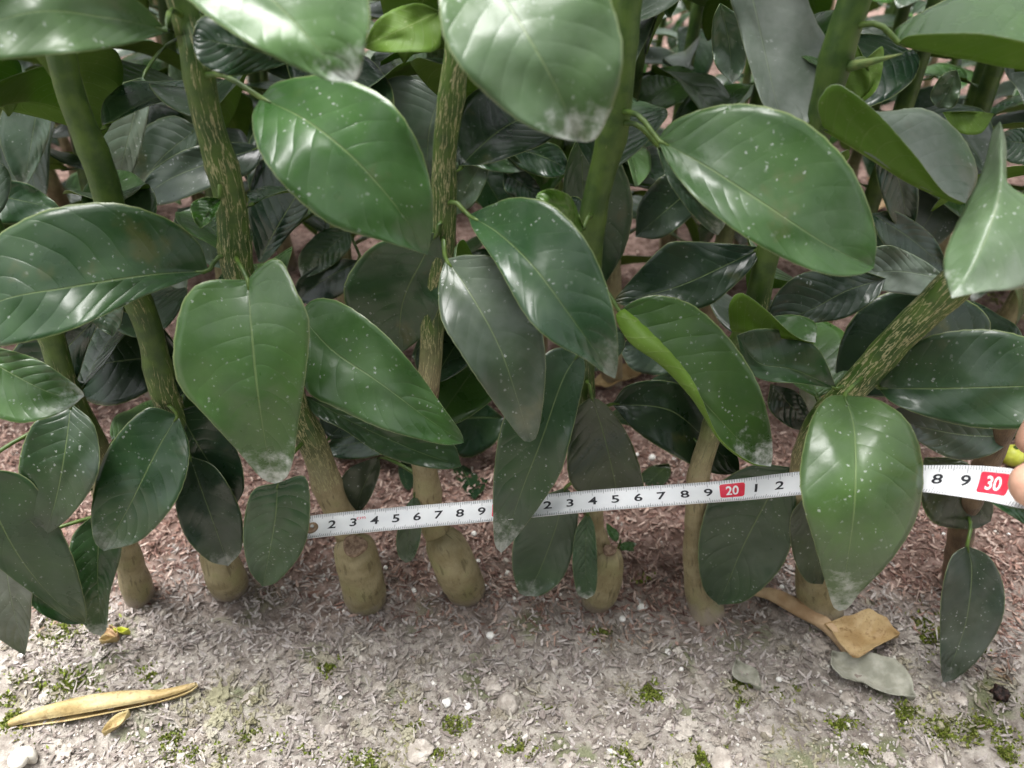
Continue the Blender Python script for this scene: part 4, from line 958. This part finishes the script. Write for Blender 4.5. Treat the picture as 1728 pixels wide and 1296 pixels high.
def lump(name, px, py, r, mat, label, cat, group=None, seed=0, sub=2, flat_=.85, lift=.55, amp=.5):
    bm = bmesh.new(); bmesh.ops.create_icosphere(bm, subdivisions=sub, radius=1)
    k = r * zground(py) / F; c = gnd(px, py)
    for v in bm.verts:
        q = 1 + amp * .5 * noise.noise(v.co * 1.6 + Vector((seed * 1.7, 0, 0))) + amp * .25 * noise.noise(v.co * 4 + Vector((0, seed, 0)))
        v.co = Vector((v.co.x, v.co.y, v.co.z * flat_)) * q * k
    me = bpy.data.meshes.new(name); bm.to_mesh(me); bm.free(); me.polygons.foreach_set('use_smooth', [True] * len(me.polygons))
    o = new_obj(name, me, None, [mat]); o.location = c + Vector((0, 0, k * lift)); return setp(o, label, cat, group)
PB = [(652, 965, 4), (698, 996, 5), (807, 950, 4), (856, 967, 5), (846, 976, 3), (818, 992, 4), (828, 1073, 7), (1050, 1047, 6), (940, 1015, 3), (545, 967, 3), (580, 1030, 3), (1005, 1107, 5), (868, 1018, 3), (1064, 925, 3), (1100, 775, 6), (1074, 770, 4),
      (1186, 1048, 5), (800, 905, 5), (745, 855, 4), (763, 853, 5), (600, 790, 5), (718, 858, 3), (1220, 770, 4), (1240, 760, 4), (1318, 995, 4), (1640, 835, 4), (1590, 905, 3), (1700, 905, 3), (475, 985, 3), (505, 1033, 4), (560, 1085, 3), (73, 1141, 6), (38, 1113, 5), (412, 1065, 4), (960, 1230, 4), (1150, 1130, 4), (1315, 1145, 5), (1420, 1165, 3), (1660, 1010, 3), (575, 1180, 4)]
for i, (x, y, r) in enumerate(PB):
    lump('perlite_bead', x, y, r, M_WHITE, 'small white perlite bead lying on the brown wood chips', 'perlite bead', 'perlite beads on the soil', i, amp=.3)
for i, (x, y, r) in enumerate(((1082, 1025, 8), (1005, 1105, 6), (1128, 1100, 6), (755, 1186, 8), (790, 1195, 6))):
    lump('perlite_flake', x, y, r, M_WHITE, 'ragged white perlite flake on the grey soil', 'perlite flake', 'ragged perlite flakes', 20 + i, 2, .5, .35, 1.5)
lump('stone', 858, 1188, 18, M_STONE, 'pale two-lobed pebble standing on the soil below the rootstocks', 'pebble', None, 3, 3, .9, .4, .6)
for i, (x, y, r) in enumerate(((710, 1270, 26), (1430, 1180, 15), (830, 1150, 22), (280, 1170, 16), (1220, 1280, 26), (640, 1160, 13), (1620, 1180, 16), (330, 1240, 14), (1580, 1290, 20), (960, 1285, 18), (1050, 1240, 13), (420, 1180, 17), (1290, 1235, 14), (110, 1270, 16), (560, 1235, 15))):
    lump('soil_clod', x, y, r * .8, M_STONE, 'crumbly pale clod of soil on the mossy bare ground', 'soil clod', 'pale soil clods', 40 + i, 3, .38, .05, 1.3)
# white snail shell
def shell_spiral():
    c = gnd(40, 1288); vs, fs = [], []; n, m = 60, 14; k = zground(1288) / F
    for i in range(n):
        t = i / (n - 1); a = t * 2.6 * 2 * math.pi; Rr = 20 * k * (1 - t) ** 1.1 * .55; r = 22 * k * (1 - t) ** 1.05 * .62 + .0002
        ctr = Vector((math.cos(a) * Rr, math.sin(a) * Rr, 12 * k + t * 18 * k))
        e = Vector((math.cos(a), math.sin(a), 0))
        for j in range(m):
            b = 2 * math.pi * j / m; vs.append(c + ctr + (e * math.cos(b) + Vector((0, 0, 1)) * math.sin(b)) * r)
    for i in range(n - 1):
        for j in range(m): fs.append((i * m + j, i * m + (j + 1) % m, (i + 1) * m + (j + 1) % m, (i + 1) * m + j))
    fs.append(tuple(range(m - 1, -1, -1)))
    setp(new_obj('snail_shell', mesh('snail_shell', vs, fs), None, [M_SHELL]), 'pale round snail shell on the soil near the rolled yellow leaf', 'snail shell')
shell_spiral()
lump('seed_husk', 1688, 1172, 13, M_DARK, 'shrivelled black husk on mossy soil under the hanging dusty leaf', 'husk', None, 77, 3, .9, .5, 1.4)
def fallen_fruit():
    o = lump('fallen_fruit', 1703, 778, 19, M_FRUIT, 'small round yellow green fruit on the ground behind the tape', 'fruit', None, 5, 3, .95, .9, .12)
    k = 19 * zground(778) / F
    st = tube_obj('calyx', [(0, 0, k * .85), (0, 0, k * 1.02), (.0005, 0, k * 1.15)], [.0022, .0016, .0008], M_PET, None, 8); st.parent = o
fallen_fruit()
# tiny weed between two stems
wr = setp(empty('weed_sprout', gnd(1040, 945)), 'tiny green weed sprout between two stems under the tape', 'weed'); bpy.context.view_layer.update()
wp = [gnd(1040, 945), gnd(1040, 945, .008) , gnd(1044, 940, .016)]
tube_obj('stalk', spline(wp, 8), [.0006] * 8, M_PET, wr, 6)
for (h, az, sc) in ((.008, 2.8, .13), (.010, .2, .12), (.015, 2.0, .15), (.016, -.8, .12)):
    rg = random.Random(int(h * 1e4)); o = place_leaf(wr, wp[0] + Vector((0, 0, h)), az, .3, 0, sc, rg, GEN[3]); o.color = (.05, .13, .03, .2)
print('objects', len(bpy.data.objects), 'tris', sum(len(m.loops) - 2 * len(m.polygons) for m in bpy.data.meshes))
